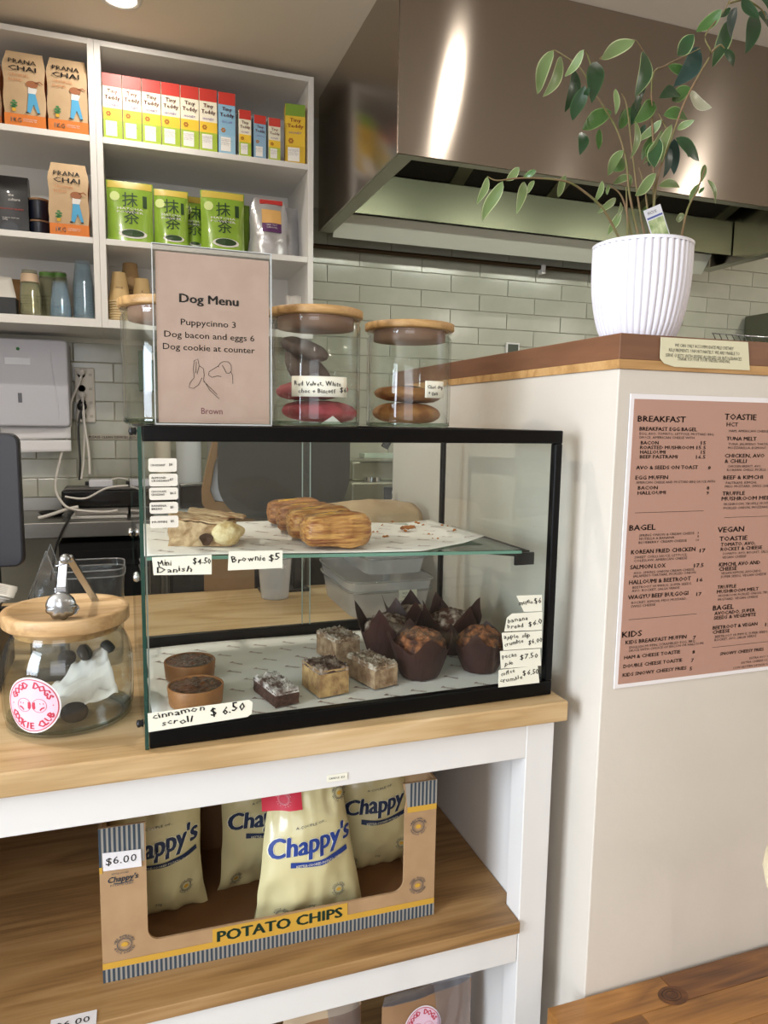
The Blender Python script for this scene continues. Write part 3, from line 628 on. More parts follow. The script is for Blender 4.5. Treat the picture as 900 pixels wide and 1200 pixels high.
# printed papers
BRN = mat('brown_print_soft', '#8a4d42', .7)
GP = mat('greaseproof', '#eae7e0', .75)
def sheet(label, fn, nu, nv, words, seed, loc):
    t = thing('greaseproof_paper', label, 'paper', loc, RZ, group='printed papers in the case')
    MB().grid(fn, nu, nv).build('sheet', GP, t, solid=.0004)
    rnd = random.Random(seed); m = MB()
    for (u, v) in words:
        V, F = text2d('Brown', .0078, align='C', shear=.25, res=1, bold=.012); a = radians(-38+rnd.uniform(-8, 8))
        pts = []
        for x, y in V:
            xx = x*cos(a)*.9-y*sin(a); yy = x*sin(a)*.9+y*cos(a)
            uu = u+xx/sheet.w; vv = v+yy/sheet.d
            if not (0 < uu < 1 and 0 < vv < 1): pts = None; break
            p = fn(uu, vv); pts.append((p[0], p[1], p[2]+.0008))
        if pts: m.add(pts, F)
    tag(m.build('printed_words', BRN, t), kind='stuff')
    return t
sheet.w, sheet.d = .62, .40
def basef(u, v): return (.62*u, .40*v, .0015+.0015*sin(u*7+v*3)*sin(v*5)+.012*max(0, v-.96)*(1+sin(u*9)))
words = [(.045+.09*i+(.03 if j % 2 else 0)+random.uniform(-.012, .012), .08+.115*j+random.uniform(-.01, .01)) for i in range(11) for j in range(8)]
loc = cloc(.014, .016, .010)
sheet('printed greaseproof paper lining the bottom of the display case', basef, 40, 24, words, 3, loc)
sheet.w, sheet.d = .60, .34
def topf(u, v):
    x = .58*u; fold = .012*math.exp(-((u-.52)/.05)**2)*v*v
    if u > .86: x = .58*.86+(u-.86)*.58*(1-.0*v)
    return (x+.02*(v if u > .9 else 0)*0, .34*v*(1-.30*max(0, u-.72)/.28*1.0)+.10*max(0, u-.72)/.28, .0016+fold+.002*sin(u*8+v*4)*(.3+v)+.006*max(0, u-.9)/.1)
loc = cloc(.006, .033, SHZ(0)+.0052)
words = [(.05+.10*i+(.04 if j % 2 else 0), .08+.14*j) for i in range(10) for j in range(7)]
t = sheet('printed greaseproof paper on the glass shelf under the pastries', topf, 48, 20, words, 5, loc)
t.rotation_euler = (0, .030, RZ)
m = MB(); rnd = random.Random(4)
for (a, b) in ((450, 617), (462, 613), (470, 622), (478, 624), (488, 615), (497, 617), (505, 628), (440, 625), (452, 630), (530, 624), (510, 634), (270, 622), (246, 637), (300, 615), (520, 618)):
    p = at(a, b, Z=1.150+.0); 
    for k in range(2):
        r_ = rnd.uniform(.0015, .004); q = (p.x+rnd.uniform(-.006, .006), p.y+rnd.uniform(-.006, .006), p.z+rnd.uniform(.002, .004))
        m.lathe([(0, -r_*.4), (r_, 0), (r_*.6, r_*.6), (0, r_*.7)], c=q, n=6)
tag(m.build('pastry_crumbs', mat('crumb', '#b06f34', .8)), 'golden brown pastry crumbs scattered on the upper shelf paper', 'crumbs', kind='stuff')
t = thing('pastry_flake', 'large curled brown pastry flake lying on the upper shelf paper', 'crumb', at(478, 621, Z=1.152), .3)
MB().grid(lambda u, v: ((u-.5)*.028, (v-.5)*.012, .003+.004*sin(pi*v)+.003*noise.noise((u*4, v*4, 0))), 8, 5).build('flake', mat('flake', '#a4652c', .6), t, solid=.0015)
# ---------------------------------------------------------------- cakes and pastries
def lump(name, mats, parent, fn, nu=24, nv=16, **k): m = MB(); m.grid(fn, nu, nv); return m.build(name, mats, parent, **k)
BZ = .9006+.0145
def tart(x, y, lab, rz):
    t = thing('nut_tart', lab, 'tart', (x, y, BZ), rz, group='round glazed tarts')
    r = .0425
    MB().lathe([(0, 0), (r*.93, 0), (r*.95, .002), (r, .027), (r*.985, .0285), (r*.94, .0285), (r*.93, .024)], n=48, rf=lambda a, z: 1+.004*cos(a*24)).build('pastry_shell', mat('tart_crust', '#84562c', .5, col2='#9c6a3a', nscale=30), t)
    n = noise.noise
    m = MB(); m.grid(lambda u, v: (r*.935*u*cos(2*pi*v), r*.935*u*sin(2*pi*v), .0262+.002*(1-u)+.0030*n((u*cos(2*pi*v)*7, u*sin(2*pi*v)*7, x*30))), 16, 48)
    m.build('glazed_filling', mat('caramel_glaze', '#36190a', .10, col2='#663617', nscale=90, bump=.8, bscale=160, coat=.8), t)
    return t
tart(.083, 1.112, 'round brown glazed tart nearest the cinnamon scroll price card', 0)
tart(.083, 1.232, 'round brown glazed nut tart behind the other tart', 1)
def cake(x, y, w_, d_, h_, rz, lab, name, mside, mtop, group=None, rough=.0025):
    t = thing(name, lab, 'cake', (x, y, BZ), rz, group=group)
    n = noise.noise
    def blk(z0, z1, sd, rr):
        m = MB(); N_ = 10
        def P_(a, b, c):
            p = Vector((a*w_/2, b*d_/2, z0+(z1-z0)*c)); q = n((p.x*70, p.y*70, p.z*70+sd)); q2 = n((p.x*200, p.y*200, p.z*200+sd))
            return (p.x*(1+.03*q), p.y*(1+.03*q), p.z+(rr*q+rr*.8*q2 if c > .5 else 0)) if abs(a) < 1 and abs(b) < 1 else (p.x+.0012*q2, p.y+.0012*q, p.z+(rr*q*.5 if c > .5 else 0))
        m.grid(lambda u, v: P_(2*u-1, 2*v-1, 1), 20, 24)
        for f in (lambda u, v: P_(2*u-1, -1, v), lambda u, v: P_(1, 2*u-1, v), lambda u, v: P_(1-2*u, 1, v), lambda u, v: P_(-1, 1-2*u, v)): m.grid(f, 20, 10)
        return m
    blk(0, h_, 1, 0.001 if mtop else rough).build('cake_body', mside, t)
    if mtop:
        m = MB()
        m.grid(lambda u, v: ((2*u-1)*w_/2*1.03, (2*v-1)*d_/2*1.03, h_*.93+(.0035+.005*abs(n((u*9, v*9, x*50)))+.004*n((u*22, v*22, x*9)) if 0 < u < 1 and 0 < v < 1 else -.002+.002*n((u*30, v*30, 1)))), 30, 34)
        m.build('topping', mtop, t)
    return t
CHOCO = mat('brownie_crumb', '#3a2219', .85, col2='#57372a', nscale=120, bump=.6, bscale=160)
SUG = mat('icing_sugar', '#5e463d', .9, col2='#d6cec8', nscale=45, bump=.5, bscale=200, lo=.38, hi=.58)
cake(.205, 1.098, .040, .085, .022, radians(14), 'chocolate brownie dusted with icing sugar, between tarts and crumble', 'brownie', CHOCO, SUG)
COB = mat('coffee_crumb_side', '#c2a06a', .8, col2='#8d6a44', nscale=60, bump=.5, bscale=150)
CRT = mat('crumble_top_dark', '#4a3023', .85, col2='#b9a694', nscale=60, bump=.8, bscale=150, lo=.42, hi=.72)
cake(.288, 1.108, .052, .066, .043, radians(12), 'coffee crumble slice with dark cocoa topping beside the brownie', 'crumble_slice', COB, CRT, 'crumble slices')
APL = mat('apple_crumb_side', '#b39878', .8, col2='#7f6044', nscale=70, bump=.5, bscale=150)
APT = mat('apple_crumble_top', '#80644c', .85, col2='#d2c4b2', nscale=60, bump=.8, bscale=150, lo=.42, hi=.66)
cake(.352, 1.262, .050, .075, .044, radians(14), 'pale crumble slice standing farthest back, behind the others', 'crumble_slice', APL, APT, 'crumble slices')
cake(.374, 1.128, .046, .085, .036, radians(17), 'pale sugar-dusted crumble slice nearest the muffins', 'crumble_slice', APL, APT, 'crumble slices')
CUPB = mat('tulip_paper', '#331c19', .5, col2='#41251f', nscale=18, spec=.35)
MUF = mat('muffin_top', '#3f1e0f', .8, col2='#935a33', nscale=75, bump=.9, bscale=150, lo=.4, hi=.62)
MUFD = mat('muffin_top_dusted', '#4a2816', .8, col2='#b9a593', nscale=75, bump=.9, bscale=150, lo=.45, hi=.70)
def muffin(x, y, rz, lab, dust=0, k=1.0, seed=0):
    t = thing('muffin', lab, 'muffin', (x, y, BZ), rz, group='muffins in brown paper cups')
    n = noise.noise
    def cup(u, v):
        a = 2*pi*u; pk = abs(((u*4+.5) % 1)-.5)*2; pk = pk**1.5   # 4 pointed peaks
        zt = .054+(.024 if seed in (1, 9) else .046)*pk+.012*n((cos(a)*2, sin(a)*2, seed)); z = zt*v
        r = (.031+.019*min(z/.05, 1)**.8+.014*max(0, z-.05)/.045)*k
        r *= 1+.035*n((cos(a)*3, sin(a)*3, z*40+seed))+.03*cos(4*a)*min(z/.06, 1)
        return (r*cos(a), r*sin(a), z*k)
    m = MB(); m.grid(cup, 48, 12, close_u=True, smooth=False); m.grid(lambda u, v: (cup(u, 0)[0]*v, cup(u, 0)[1]*v, 0), 24, 2, close_u=True)
    m.build('paper_cup', CUPB, t, solid=.0006)
    m = MB(); R_ = .0455*k
    m.grid(lambda u, v: (R_*sin(v*pi/2)*(1+.05*n((cos(2*pi*u)*2, sin(2*pi*u)*2, v*3+seed)))*cos(2*pi*u), R_*sin(v*pi/2)*(1+.05*n((cos(2*pi*u)*2, sin(2*pi*u)*2, v*3+seed)))*sin(2*pi*u),
                         (.048+.034*cos(v*pi/2)+.0055*n((R_*v*cos(2*pi*u)*80, R_*v*sin(2*pi*u)*80, seed*3))+.0035*n((R_*v*cos(2*pi*u)*220, R_*v*sin(2*pi*u)*220, seed*3)))*k), 72, 30, close_u=True)
    m.build('muffin_top', MUFD if dust else MUF, t)
    return t
muffin(.515, 1.300, .5, 'dusted muffin in brown paper at the back middle', 1, .95, 5)
muffin(.440, 1.235, .2, 'muffin in tall pointed brown paper, back left of the group', 1, 1.0, 2)
muffin(.570, 1.235, .9, 'muffin in brown paper, back right behind the front two', 1, 1.0, 7)
muffin(.462, 1.128, .75, 'muffin in brown paper cup at front, beside pale crumble slice', 0, 1.0, 1)
muffin(.577, 1.125, .15, 'muffin in dark brown paper at front right behind price cards', 0, .95, 9)
# pastries on the upper shelf
DAN = mat('danish_pastry', '#6f3c1c', .5, col2='#bd8650', nscale=22, stretch=(.7, 4, 9), bump=.9, bscale=34, coat=.12, detail=6)
DAN2 = mat('danish_glazed', '#8a4c20', .42, col2='#d3a059', nscale=22, stretch=(.7, 4, 9), bump=.9, bscale=34, coat=.2, detail=6)
def roll(x, y, z, rz, lab, mm, L_=.098, D_=.062, H_=.043, seed=0):
    t = thing('danish_roll', lab, 'pastry', (x, y, z), rz, group='oblong danish pastries')
    n = noise.noise
    def f(u, v):
        a = 2*pi*v; e = (2*u-1); k = max(0, 1-abs(e)**5)**.33
        cs, sn = cos(a), sin(a); cy_ = abs(cs)**.6*(1 if cs > 0 else -1); sz_ = abs(sn)**.6*(1 if sn > 0 else -1)
        lay = .050*abs(sin(a*11+e*.8+.6*n((e*3, seed, 1))))+.10*n((e*2.2, cs*2, seed+sn))+.04*n((e*9, cs*6, sn*6+seed))
        return (e*L_/2*(1+.03*n((cs*3, sn*3, seed))), cy_*D_/2*k*(1-lay), H_/2+sz_*H_/2*k*(1-lay)*(1+.08*sin(e*3)))
    m = MB(); m.grid(f, 36, 56); m.build('pastry_body', mm, t)
    m = MB(); m.grid(lambda u, v: ((2*u-1)*L_*.34, (2*v-1)*D_*.17, H_*1.01+.0015*n((u*6, v*6, seed))-.005*((2*u-1)**2+(2*v-1)**2)), 16, 8)
    m.build('custard_glaze', mat('custard_glaze', '#d39a3a', .2, col2='#e0b45c', nscale=50, coat=.9, bump=.4, bscale=70), t)
    return t
zs = lambda x: .9006+SHZ(x)+.0085
for i, (x, y, mm, lab, rz) in enumerate(((.283, 1.322, DAN, 'browned oblong danish farthest back in the row of four', -.12), (.285, 1.242, DAN, 'oblong danish third from the front in the row', -.1),
                                     (.290, 1.162, DAN2, 'oblong glazed danish second from the front in the row', -.06), (.296, 1.082, DAN2, 'golden layered oblong danish at the front of the row', .02))):
    roll(x, y, zs(.29), rz, lab, mm, seed=i*3.3, L_=.110 if i > 1 else .104, D_=.070, H_=.050+.004*(i > 1))
t = thing('torn_pastry', 'torn pale flaky mini danish behind the mini danish card', 'pastry', (.105, 1.13, zs(.1)), radians(-12))
n = noise.noise
DOUGH = mat('pale_dough', '#c3a880', .8, col2='#9a7a54', nscale=60, bump=.8, bscale=90); DIN = mat('dough_inside', '#dccda0', .85, col2='#b79a64', nscale=70, bump=.9, bscale=120)
def wedge(px0, px1, y0, y1, h0, h1, sd, amp=.004):
    m = MB()
    def P_(a, b, c):
        hx = h0+(h1-h0)*a; x = px0+(px1-px0)*a; y = y0+(y1-y0)*b; z = hx*c*(1-.25*(b-.5)**2)
        q = amp*n((x*45+sd, y*45, z*60)); q2 = amp*.5*n((x*130, y*130+sd, z*160)); return (x+q, y+q2*1.5+q, max(z+q2+q*.6, .0005) if c > .02 else .0005)
    for f in (lambda u, v: P_(u, v, 1), lambda u, v: P_(u, 0, v), lambda u, v: P_(1, u, v), lambda u, v: P_(1-u, 1, v), lambda u, v: P_(0, 1-u, v)): m.grid(f, 26, 18)
    return m
wedge(-.052, .040, -.038, .060, .043, .032, 1).build('pastry_body', DOUGH, t)
m = MB(); m.grid(lambda u, v: (.032+.024*cos(2*pi*u)*sin(pi*v)*(1+.25*n((cos(2*pi*u)*2, sin(2*pi*u)*2, v*4))), -.030+.020*sin(2*pi*u)*sin(pi*v), .0185-.0185*cos(pi*v)*(1+.1*n((u*4, v*4, 1)))), 36, 22, close_u=True); m.build('soft_inside', DIN, t)
MB().grid(lambda u, v: (.004+.0095*v*cos(2*pi*u)*(1+.2*sin(6*pi*u)), -.0435-.001*v+.004*(1-v), .012+.0095*v*sin(2*pi*u)), 24, 4).build('hollow', mat('shaded_hollow', '#3f2712', .9), t)  # dark patch painted in for the shade inside a hole
for k, (x0, dx_, zz, rr_) in enumerate(((-.052, .085, .0445, .0), (-.030, .085, .047, .012))):
    MB().grid(lambda u, v: (x0+dx_*u, -.036+.045*k+.058*v+.004*n((u*4, k, 1)), zz-.012*u-.004*v*k+.004*sin(pi*v)+.0025*n((u*6, v*8, k))), 24, 12).build('flaky_crust', mat('flaky_crust', '#95693f', .6, col2='#d8bf96', nscale=40, stretch=(1, 4, 1), bump=.8, bscale=60), t, solid=.0022)
# ---------------------------------------------------------------- price cards on the case
def oncase(px_, py_, off=-.0035):
    y = 1.0
    for _ in range(4):
        p = at(px_, py_, Y=y); l = CM.inverted() @ p; y += (off-l.y)*cos(RZ)
    return l
def card(name, label, poly, texts, m_=CARDP, group=None, off=-.0042, th=.0006, jit=1, cat='price card', curl=0):
    L_ = [oncase(a, b, off) for a, b in poly]; o = L_[0]; t = thing(name, label, cat, CM @ Vector(o), RZ, group=group)
    m = MB(); prism_xz(m, [(q.x-o.x, q.z-o.z) for q in L_][::-1], -th/2, th/2); m.build('card', m_, t)
    for (s, a, b, hpx, x2, *rest) in texts:
        p = oncase(a, b, off); e = oncase(x2, rest[0] if rest else b, off); wd = hypot(e.x-p.x, e.z-p.z); ang = atan2(e.z-p.z, e.x-p.x)
        sz = (oncase(a, b-hpx, off).z-p.z)
        letter(s, sz, INK, t, fn=lambda x, y: (p.x-o.x+x*cos(ang)-y*sin(ang), -th/2-.0004, p.z-o.z+x*sin(ang)+y*cos(ang)), width=wd, jit=jit, res=1, bold=.022 if jit else 0)
    return t
PC = 'handwritten price cards'
card('price_card', 'cream handwritten card reading Mini Danish on the case front', [(180, 674), (248, 673), (248, 650), (178, 653)], [('Mini', 185, 664, 7, 201, 662), ('Danish', 184, 671, 6.5, 225, 669), ('$4.50', 226, 661, 7, 247, 660)], group=PC)
card('price_card', 'cream handwritten card reading Brownie on the case front', [(267, 668.5), (331, 665.5), (331, 645), (268, 646)], [('Brownie', 271, 660, 7, 311, 656), ('$5', 315, 657, 7.5, 328, 655)], group=PC)
card('price_card', 'long cream handwritten card reading cinnamon scroll at bottom left corner', [(174, 858), (290, 840), (295, 836), (296, 823), (292, 820), (173, 836)], [('cinnamon', 179, 843, 7, 240, 832), ('scroll', 190, 850, 7, 226, 846), ('$ 6.50', 247, 839, 10, 287, 831)], group=PC)
card('price_card', 'topmost small slanted card of the five at right, price 6', [(614, 717), (635, 716), (635, 697), (605, 698)], [('muffin', 608, 709, 5, 624, 707), ('$6', 626, 708, 6, 634, 706)], group=PC)
card('price_card', 'cream handwritten card reading banana bread, second from top right', [(591, 740), (635, 738), (635.5, 717), (600, 719), (594, 724)], [('banana', 595, 730, 5, 618, 726), ('bread', 594, 737, 5, 613, 735), ('$6.0', 619, 734, 6, 635, 731)], group=PC)
card('price_card', 'cream handwritten card reading apple crumble at right of case', [(590, 762), (635, 759), (635, 739), (588, 741.5)], [('apple slip', 590, 749, 5, 621, 746), ('crumble', 591, 757, 5, 613, 753), ('$6.00', 619, 755, 6, 635, 753)], group=PC)
card('price_card', 'cream handwritten card reading pecan pie at right of case', [(587, 783.5), (634, 780), (633, 760), (586, 763)], [('pecan', 588, 772, 5, 605, 769), ('pie', 591, 780, 5, 601, 778), ('$7.50', 609, 773, 6, 630, 770)], group=PC)
card('price_card', 'cream handwritten card reading coffee crumble, lowest of the five at right', [(584, 805.5), (632, 800), (630, 780), (584.5, 785)], [('coffee', 587, 792, 5, 603, 788), ('crumble', 586, 800, 5, 612, 795), ('$6.50', 612, 792, 6, 631, 789)], group=PC)
PT = 'rounded printed price tags'
for (a, b, c, d, tx, pr, ord_) in ((174, 537, 207, 553, 'CROISSANT', '$8', 'topmost'), (175, 555, 208, 570, 'ALMOND\nCROISSANT', '$7', 'second'), (175, 571, 208.5, 586, 'CHOCOLATE\nCROISSANT', '$6.5', 'third'), (175.5, 588, 208.5, 602, 'BANANA\nBREAD', '$5', 'fourth'), (176, 604, 209, 619, 'MUFFIN', '$5', 'lowest')):
    A_, B_ = oncase(a, d), oncase(c, b); o = A_
    t = thing('price_tag', 'rounded printed %s price tag, %s of five at top left' % (tx.replace('\n', ' ').lower(), ord_), 'price tag', CM @ Vector(A_), RZ, group=PT)
    m = MB(); prism_xz(m, rrect(0, B_.x-A_.x, 0, B_.z-A_.z, .003), -.0008, .0008); m.build('card', mat('tag_card', '#ddd6c8', .6), t)
    w_, h_ = B_.x-A_.x, B_.z-A_.z
    letter(tx, .0028, INK, t, (.0025, -.0012, h_*(.6 if '\n' in tx else .42)), width=w_*.52, res=1, leading=1.15, bold=.02); letter(pr, .0032, INK, t, (w_*.72, -.0012, h_*.45), res=1, bold=.02)
# ---------------------------------------------------------------- on top of the case
TZ = .9006+CH+.0005
SGX0, SGX1, SGY, SGH = .033, .190, 1.055, .241
t = thing('menu_stand', 'clear acrylic stand with beige dog menu on the display case', 'sign', (SGX0, SGY, TZ), RZ)
w_ = SGX1-SGX0
ACR = glass('acrylic', '#fafbfb', .9, .0)
m = MB().box(-.002, w_+.002, -.0022, -.0014, 0, SGH); m.build('front_sheet', ACR, t)
MB().box(-.002, w_+.002, .003, .0038, 0, SGH).build('back_sheet', ACR, t)
MB().box(-.002, w_+.002, -.0025, .05, 0, .002).build('foot', ACR, t)
for (a, b, c, d) in ((-.0026, w_+.0026, SGH, SGH+.001), (-.0026, w_+.0026, .0, .002)): MB().box(a, b, -.0026, .004, c, d).build('acrylic_edge', mat('acrylic_edge', '#c9cbc9', .2), t)
for a in (-.0026, w_+.0016): MB().box(a, a+.001, -.0026, .004, 0, SGH).build('acrylic_edge', mat('acrylic_edge', '#c9cbc9', .2), t)
MB().box(.002, w_-.001, 0, .001, .003, SGH-.009).build('menu_page', mat('beige_paper', '#c6a896', .7, col2='#cdb09f', nscale=30), t)
PI_ = lambda px_, py_: (lambda p: ((p.x-SGX0), p.z-TZ))(at(px_, py_, Y=SGY))
for (s, xa, xb, yb, hp, b) in (('Dog Menu', 210.5, 279.5, 354, 10.5, .05), ('Puppycinno 3', 212, 276.5, 380.5, 7.5, .006), ('Dog bacon and eggs 6', 192.5, 298.5, 394.5, 7.5, .006), ('Dog cookie at counter', 191, 299, 409, 7.5, .006), ('Brown', 236, 261, 485, 7.5, -.004)):
    p = PI_(xa, yb); e = PI_(xb, yb); letter(s, PI_(xa, yb-hp)[1]-p[1], INK if s != 'Brown' else mat('plum_print', '#7a3f4a', .6), t, (p[0], -.0004, p[1]), width=e[0]-p[0], bold=b, res=2)
k_ = 900/380   # line drawing of a dog's head and a hand, from the crop at (160,280)
dr = [[(215, 360), (228, 352), (232, 345), (242, 340), (255, 341), (263, 350), (264, 365), (258, 373), (250, 372), (244, 360), (238, 350)], [(215, 360), (202, 368), (200, 378), (210, 384), (225, 380), (236, 382)], [(262, 368), (267, 378), (268, 402)], [(226, 353), (229, 355)],
      [(160, 338), (158, 360), (160, 385), (148, 400), (146, 412), (158, 415), (172, 405), (182, 385)], [(160, 338), (170, 333), (174, 352), (168, 375)], [(166, 340), (165, 372)], [(174, 352), (186, 360), (188, 378), (186, 392), (204, 420), (230, 444)], [(186, 395), (200, 408), (224, 432)]]
items = []
for pl in dr:
    items.append(line2d([PI_(160+a/k_, 280+b/k_) for a, b in pl], .0007))
flat(items, INK, t, lambda x, y: (x, -.0005, y), 'line_drawing')
LIDW = wood('bamboo_lid', '#c29b66', '#b48c57', '#9a7444', 'X', scale=2.5)
JG = glass('jar_glass', '#fafcfb', 1.0, .0)
def jar(x, y, r, h_, label, name='biscuit_jar'):
    t = thing(name, label, 'jar', (x, y, TZ), 0, group='tall biscuit jars on the case')
    MB().lathe([(0, .004), (r*.90, .004), (r*.94, .008), (r*.94, h_-.022), (r*.90, h_-.018), (r*.93, h_-.015)], n=56).build('inner_wall', JG, t)
    MB().lathe([(0, 0), (r*.92, 0), (r*.98, .004), (r*.99, .012), (r*.99, h_-.026), (r*.95, h_-.020), (r*.99, h_-.016), (r*.99, h_-.013), (r*.93, h_-.012)], n=56).build('glass_body', JG, t)
    MB().lathe([(r*.93, .001), (r*.99, .0035), (r*.97, .008)], n=56).build('glass_base_ring', glass('green_glass_ring', '#c3d2c6', 2.0, .02), t)
    MB().lathe([(0, h_-.030), (r*.84, h_-.029), (r*.84, h_-.012)], n=40).build('lid_plug', mat('lid_plug_wood', '#94705a', .6), t)
    MB().lathe([(r*.86, h_-.012), (r*1.03, h_-.0115), (r*1.045, h_-.010), (r*1.045, h_-.001), (r*1.03, h_), (0, h_)], n=56).build('lid', LIDW, t)
    return t
J1 = (.280, 1.150, .0715, .181); J2 = (.462, 1.210, .0745, .177)
jar(*J1, 'tall glass jar with wooden lid holding red velvet cookies'); jar(*J2, 'tall glass jar with wooden lid holding two choc chip cookies, rightmost')
jar(.058, 1.16, .0715, .181, 'glass jar with wooden lid mostly hidden behind the dog menu')
def cookie(x, y, z, r, h_, mm, lab, rot=(0, 0, 0), group='cookies in the jars', seed=0):
    t = thing('cookie', lab, 'cookie', (x, y, z), group=group, rot=rot)
    MB().grid(lambda u, v: ((lambda a, q: (r*sin(q)**.7*cos(a)*(1+.05*n((cos(a)*2, sin(a)*2, seed))), r*sin(q)**.7*sin(a)*(1+.05*n((cos(a)*2, sin(a)*2, seed))), h_/2-h_/2*cos(q)*(1 if cos(q) < 0 else .9)+.0015*n((cos(a)*q*4, sin(a)*q*4, seed))))(2*pi*u, pi*max(.001, min(.999, v)))), 36, 20, close_u=True).build('cookie', mm, t)
    return t
RV = mat('red_velvet', '#8f2b35', .8, col2='#b04a50', nscale=50, bump=.8, bscale=90); CC = mat('choc_chip', '#b07a3e', .75, col2='#8c5528', nscale=50, bump=.7, bscale=80); DKC = mat('cocoa_cookie', '#5a4a44', .8, col2='#6f5f58', nscale=40, bump=.6, bscale=80)
bz = TZ+.0045
cookie(J1[0]+.006, J1[1]-.005, bz, .060, .036, RV, 'red velvet cookie at the bottom of the left jar', (0, .03, 0), seed=1)
cookie(J1[0]-.004, J1[1]+.002, bz+.036, .058, .032, RV, 'red velvet cookie lying on top of the bottom one', (0, -.06, .3), seed=2)
cookie(J1[0]-.018, J1[1]+.010, bz+.070, .050, .030, DKC, 'dark cookie standing tilted above the red velvet cookies', (.9, .3, .5), seed=3)
cookie(J1[0]-.020, J1[1]+.010, bz+.104, .040, .028, DKC, 'small dark cookie at the top of the left jar', (.3, .2, .2), seed=8)
cookie(J2[0]-.004, J2[1]-.002, bz, .060, .038, CC, 'choc chip cookie at the bottom of the right jar', (0, .02, 0), seed=4)
ck = cookie(J2[0]-.002, J2[1]+.0, bz+.038, .059, .027, CC, 'choc chip cookie with dark chocolate top in the right jar', (0, .07, .3), seed=5)
MB().lathe([(0, .0295), (.024, .0285), (.032, .0255), (.034, .021)], n=20, rf=lambda a, z: 1+.12*cos(a*3)).build('chocolate_top', mat('dark_chocolate', '#2c1b14', .35), ck)
# cards taped on jars (curved with the glass)
def jar_card(J, x0, x1, y0, y1, lines, label):
    jx, jy, r, h_ = J; R_ = r*1.0+.0008; base = atan2(jx, jy)   # direction towards the camera
    t = thing('price_card', label, 'price card', (jx, jy, TZ), group='handwritten cards on the jars')
    yf = jy-R_
    A_ = at(x0, y1, Y=yf); B_ = at(x1, y0, Y=yf)
    def fn(X, Z): a = (X-jx)/R_; return (R_*sin(a), -R_*cos(a), Z-TZ)
    MB().grid(lambda u, v: fn(A_.x+(B_.x-A_.x)*u, A_.z+(B_.z-A_.z)*v), 12, 2).build('card', CARDP, t, solid=.0004)
    R2 = R_+.0008
    for (s, a, b, hpx, x2) in lines:
        p = at(a, b, Y=yf); wd = at(x2, b, Y=yf).x-p.x; sz = at(a, b-hpx, Y=yf).z-p.z
        letter(s, sz, INK, t, fn=lambda X, Z: (R2*sin((p.x+X-jx)/R_), -R2*cos((p.x+X-jx)/R_), p.z+Z-TZ), width=wd, jit=.8, res=1, bold=.03)
jar_card(J1, 341, 409, 442, 464, [('Red Velvet, White', 345, 451, 5.5, 400), ('choc + Biscoff', 350, 460, 5, 393), ('$6', 399, 460, 6, 408)], 'cream card on left jar reading red velvet white choc')
jar_card(J2, 498, 524, 447, 466, [('Choc chip', 501, 455, 4.5, 522), ('+ Oats', 502, 463, 4.5, 514)], 'small cream card on right jar reading choc chip')
t = thing('paper_scrap', 'folded white paper corner in front of red velvet cookies', 'paper', (J1[0]+.010, J1[1]-.060, bz))
MB().add([(-.016, 0, 0), (.018, 0, 0), (.002, -.002, .012), (.0, .012, .001)], [(0, 1, 2), (0, 2, 3), (1, 3, 2)]).build('scrap', PAPER, t, solid=.0004)
# ================================================================== BELOW THE COUNTER
SZ = .5112
BXF = mat('crisp_box_card', '#a3825e', .85, col2='#ad8c66', nscale=20)
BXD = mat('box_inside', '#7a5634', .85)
A_ = at(121, 1152, Z=SZ); B_ = at(508, 1071, Z=SZ)
bx = thing('crisps_box', 'open-fronted cardboard display box of potato chips on the oak shelf', 'box', A_, atan2(B_.y-A_.y, B_.x-A_.x))
BWd, BHt, BDp = (B_-A_).length, .245, .30
def pxbox(px_, py_):   # photo pixel -> box front plane (u, z)
    M_ = bx.matrix_basis.inverted(); y = A_.y
    p = at(px_, py_, Y=A_.y); l = M_ @ p
    for _ in range(4): y -= l.y; p = at(px_, py_, Y=y); l = M_ @ p
    return l.x, l.z
# front face with a rounded opening: built as left, right and bottom bands
ol, orr, ob = pxbox(171, 1000)[0], pxbox(474, 980)[0], pxbox(250, 1088)[1]
m = MB()
outer = [(0, 0), (BWd, 0), (BWd, BHt), (orr-.004, BHt), (orr+.003, BHt-.03), (orr, BHt-.045)]
for k in range(7): a = -pi/2*k/6; outer.append((orr-.018+.018*cos(a), ob+.018+.018*sin(a)))
for k in range(7): a = -pi/2-pi/2*k/6; outer.append((ol+.018+.018*cos(a), ob+.018+.018*sin(a)))
outer += [(ol, BHt), (0, BHt)]
n_ = len(outer)
TH = .004
def strip_quads(): 
    return None
# triangulated through bmesh so that the concave outline fills correctly
import bmesh
def filled(poly, y0, y1, name, mt, parent):
    bm = bmesh.new(); f = bm.faces.new([bm.verts.new((p[0], y0, p[1])) for p in poly])
    r = bmesh.ops.extrude_face_region(bm, geom=[f]); bmesh.ops.translate(bm, vec=(0, y1-y0, 0), verts=[e for e in r['geom'] if isinstance(e, bmesh.types.BMVert)])
    bmesh.ops.triangulate(bm, faces=bm.faces[:]); bmesh.ops.recalc_face_normals(bm, faces=bm.faces[:])
    me = bpy.data.meshes.new(name); bm.to_mesh(me); bm.free(); me.materials.append(mt); o = bpy.data.objects.new(name, me); COL.objects.link(o); o.parent = parent; return o
filled(outer, 0, TH, 'front_panel', BXF, bx)
MB().box(0, TH, TH, BDp, 0, BHt).build('side_panel', BXF, bx); MB().box(BWd-TH, BWd, TH, BDp, 0, BHt).build('side_panel', BXF, bx)
MB().box(TH, BWd-TH, BDp-TH, BDp, 0, BHt).build('back_panel', BXD, bx); MB().box(TH, BWd-TH, TH, BDp-TH, 0, TH).build('base_panel', BXD, bx)
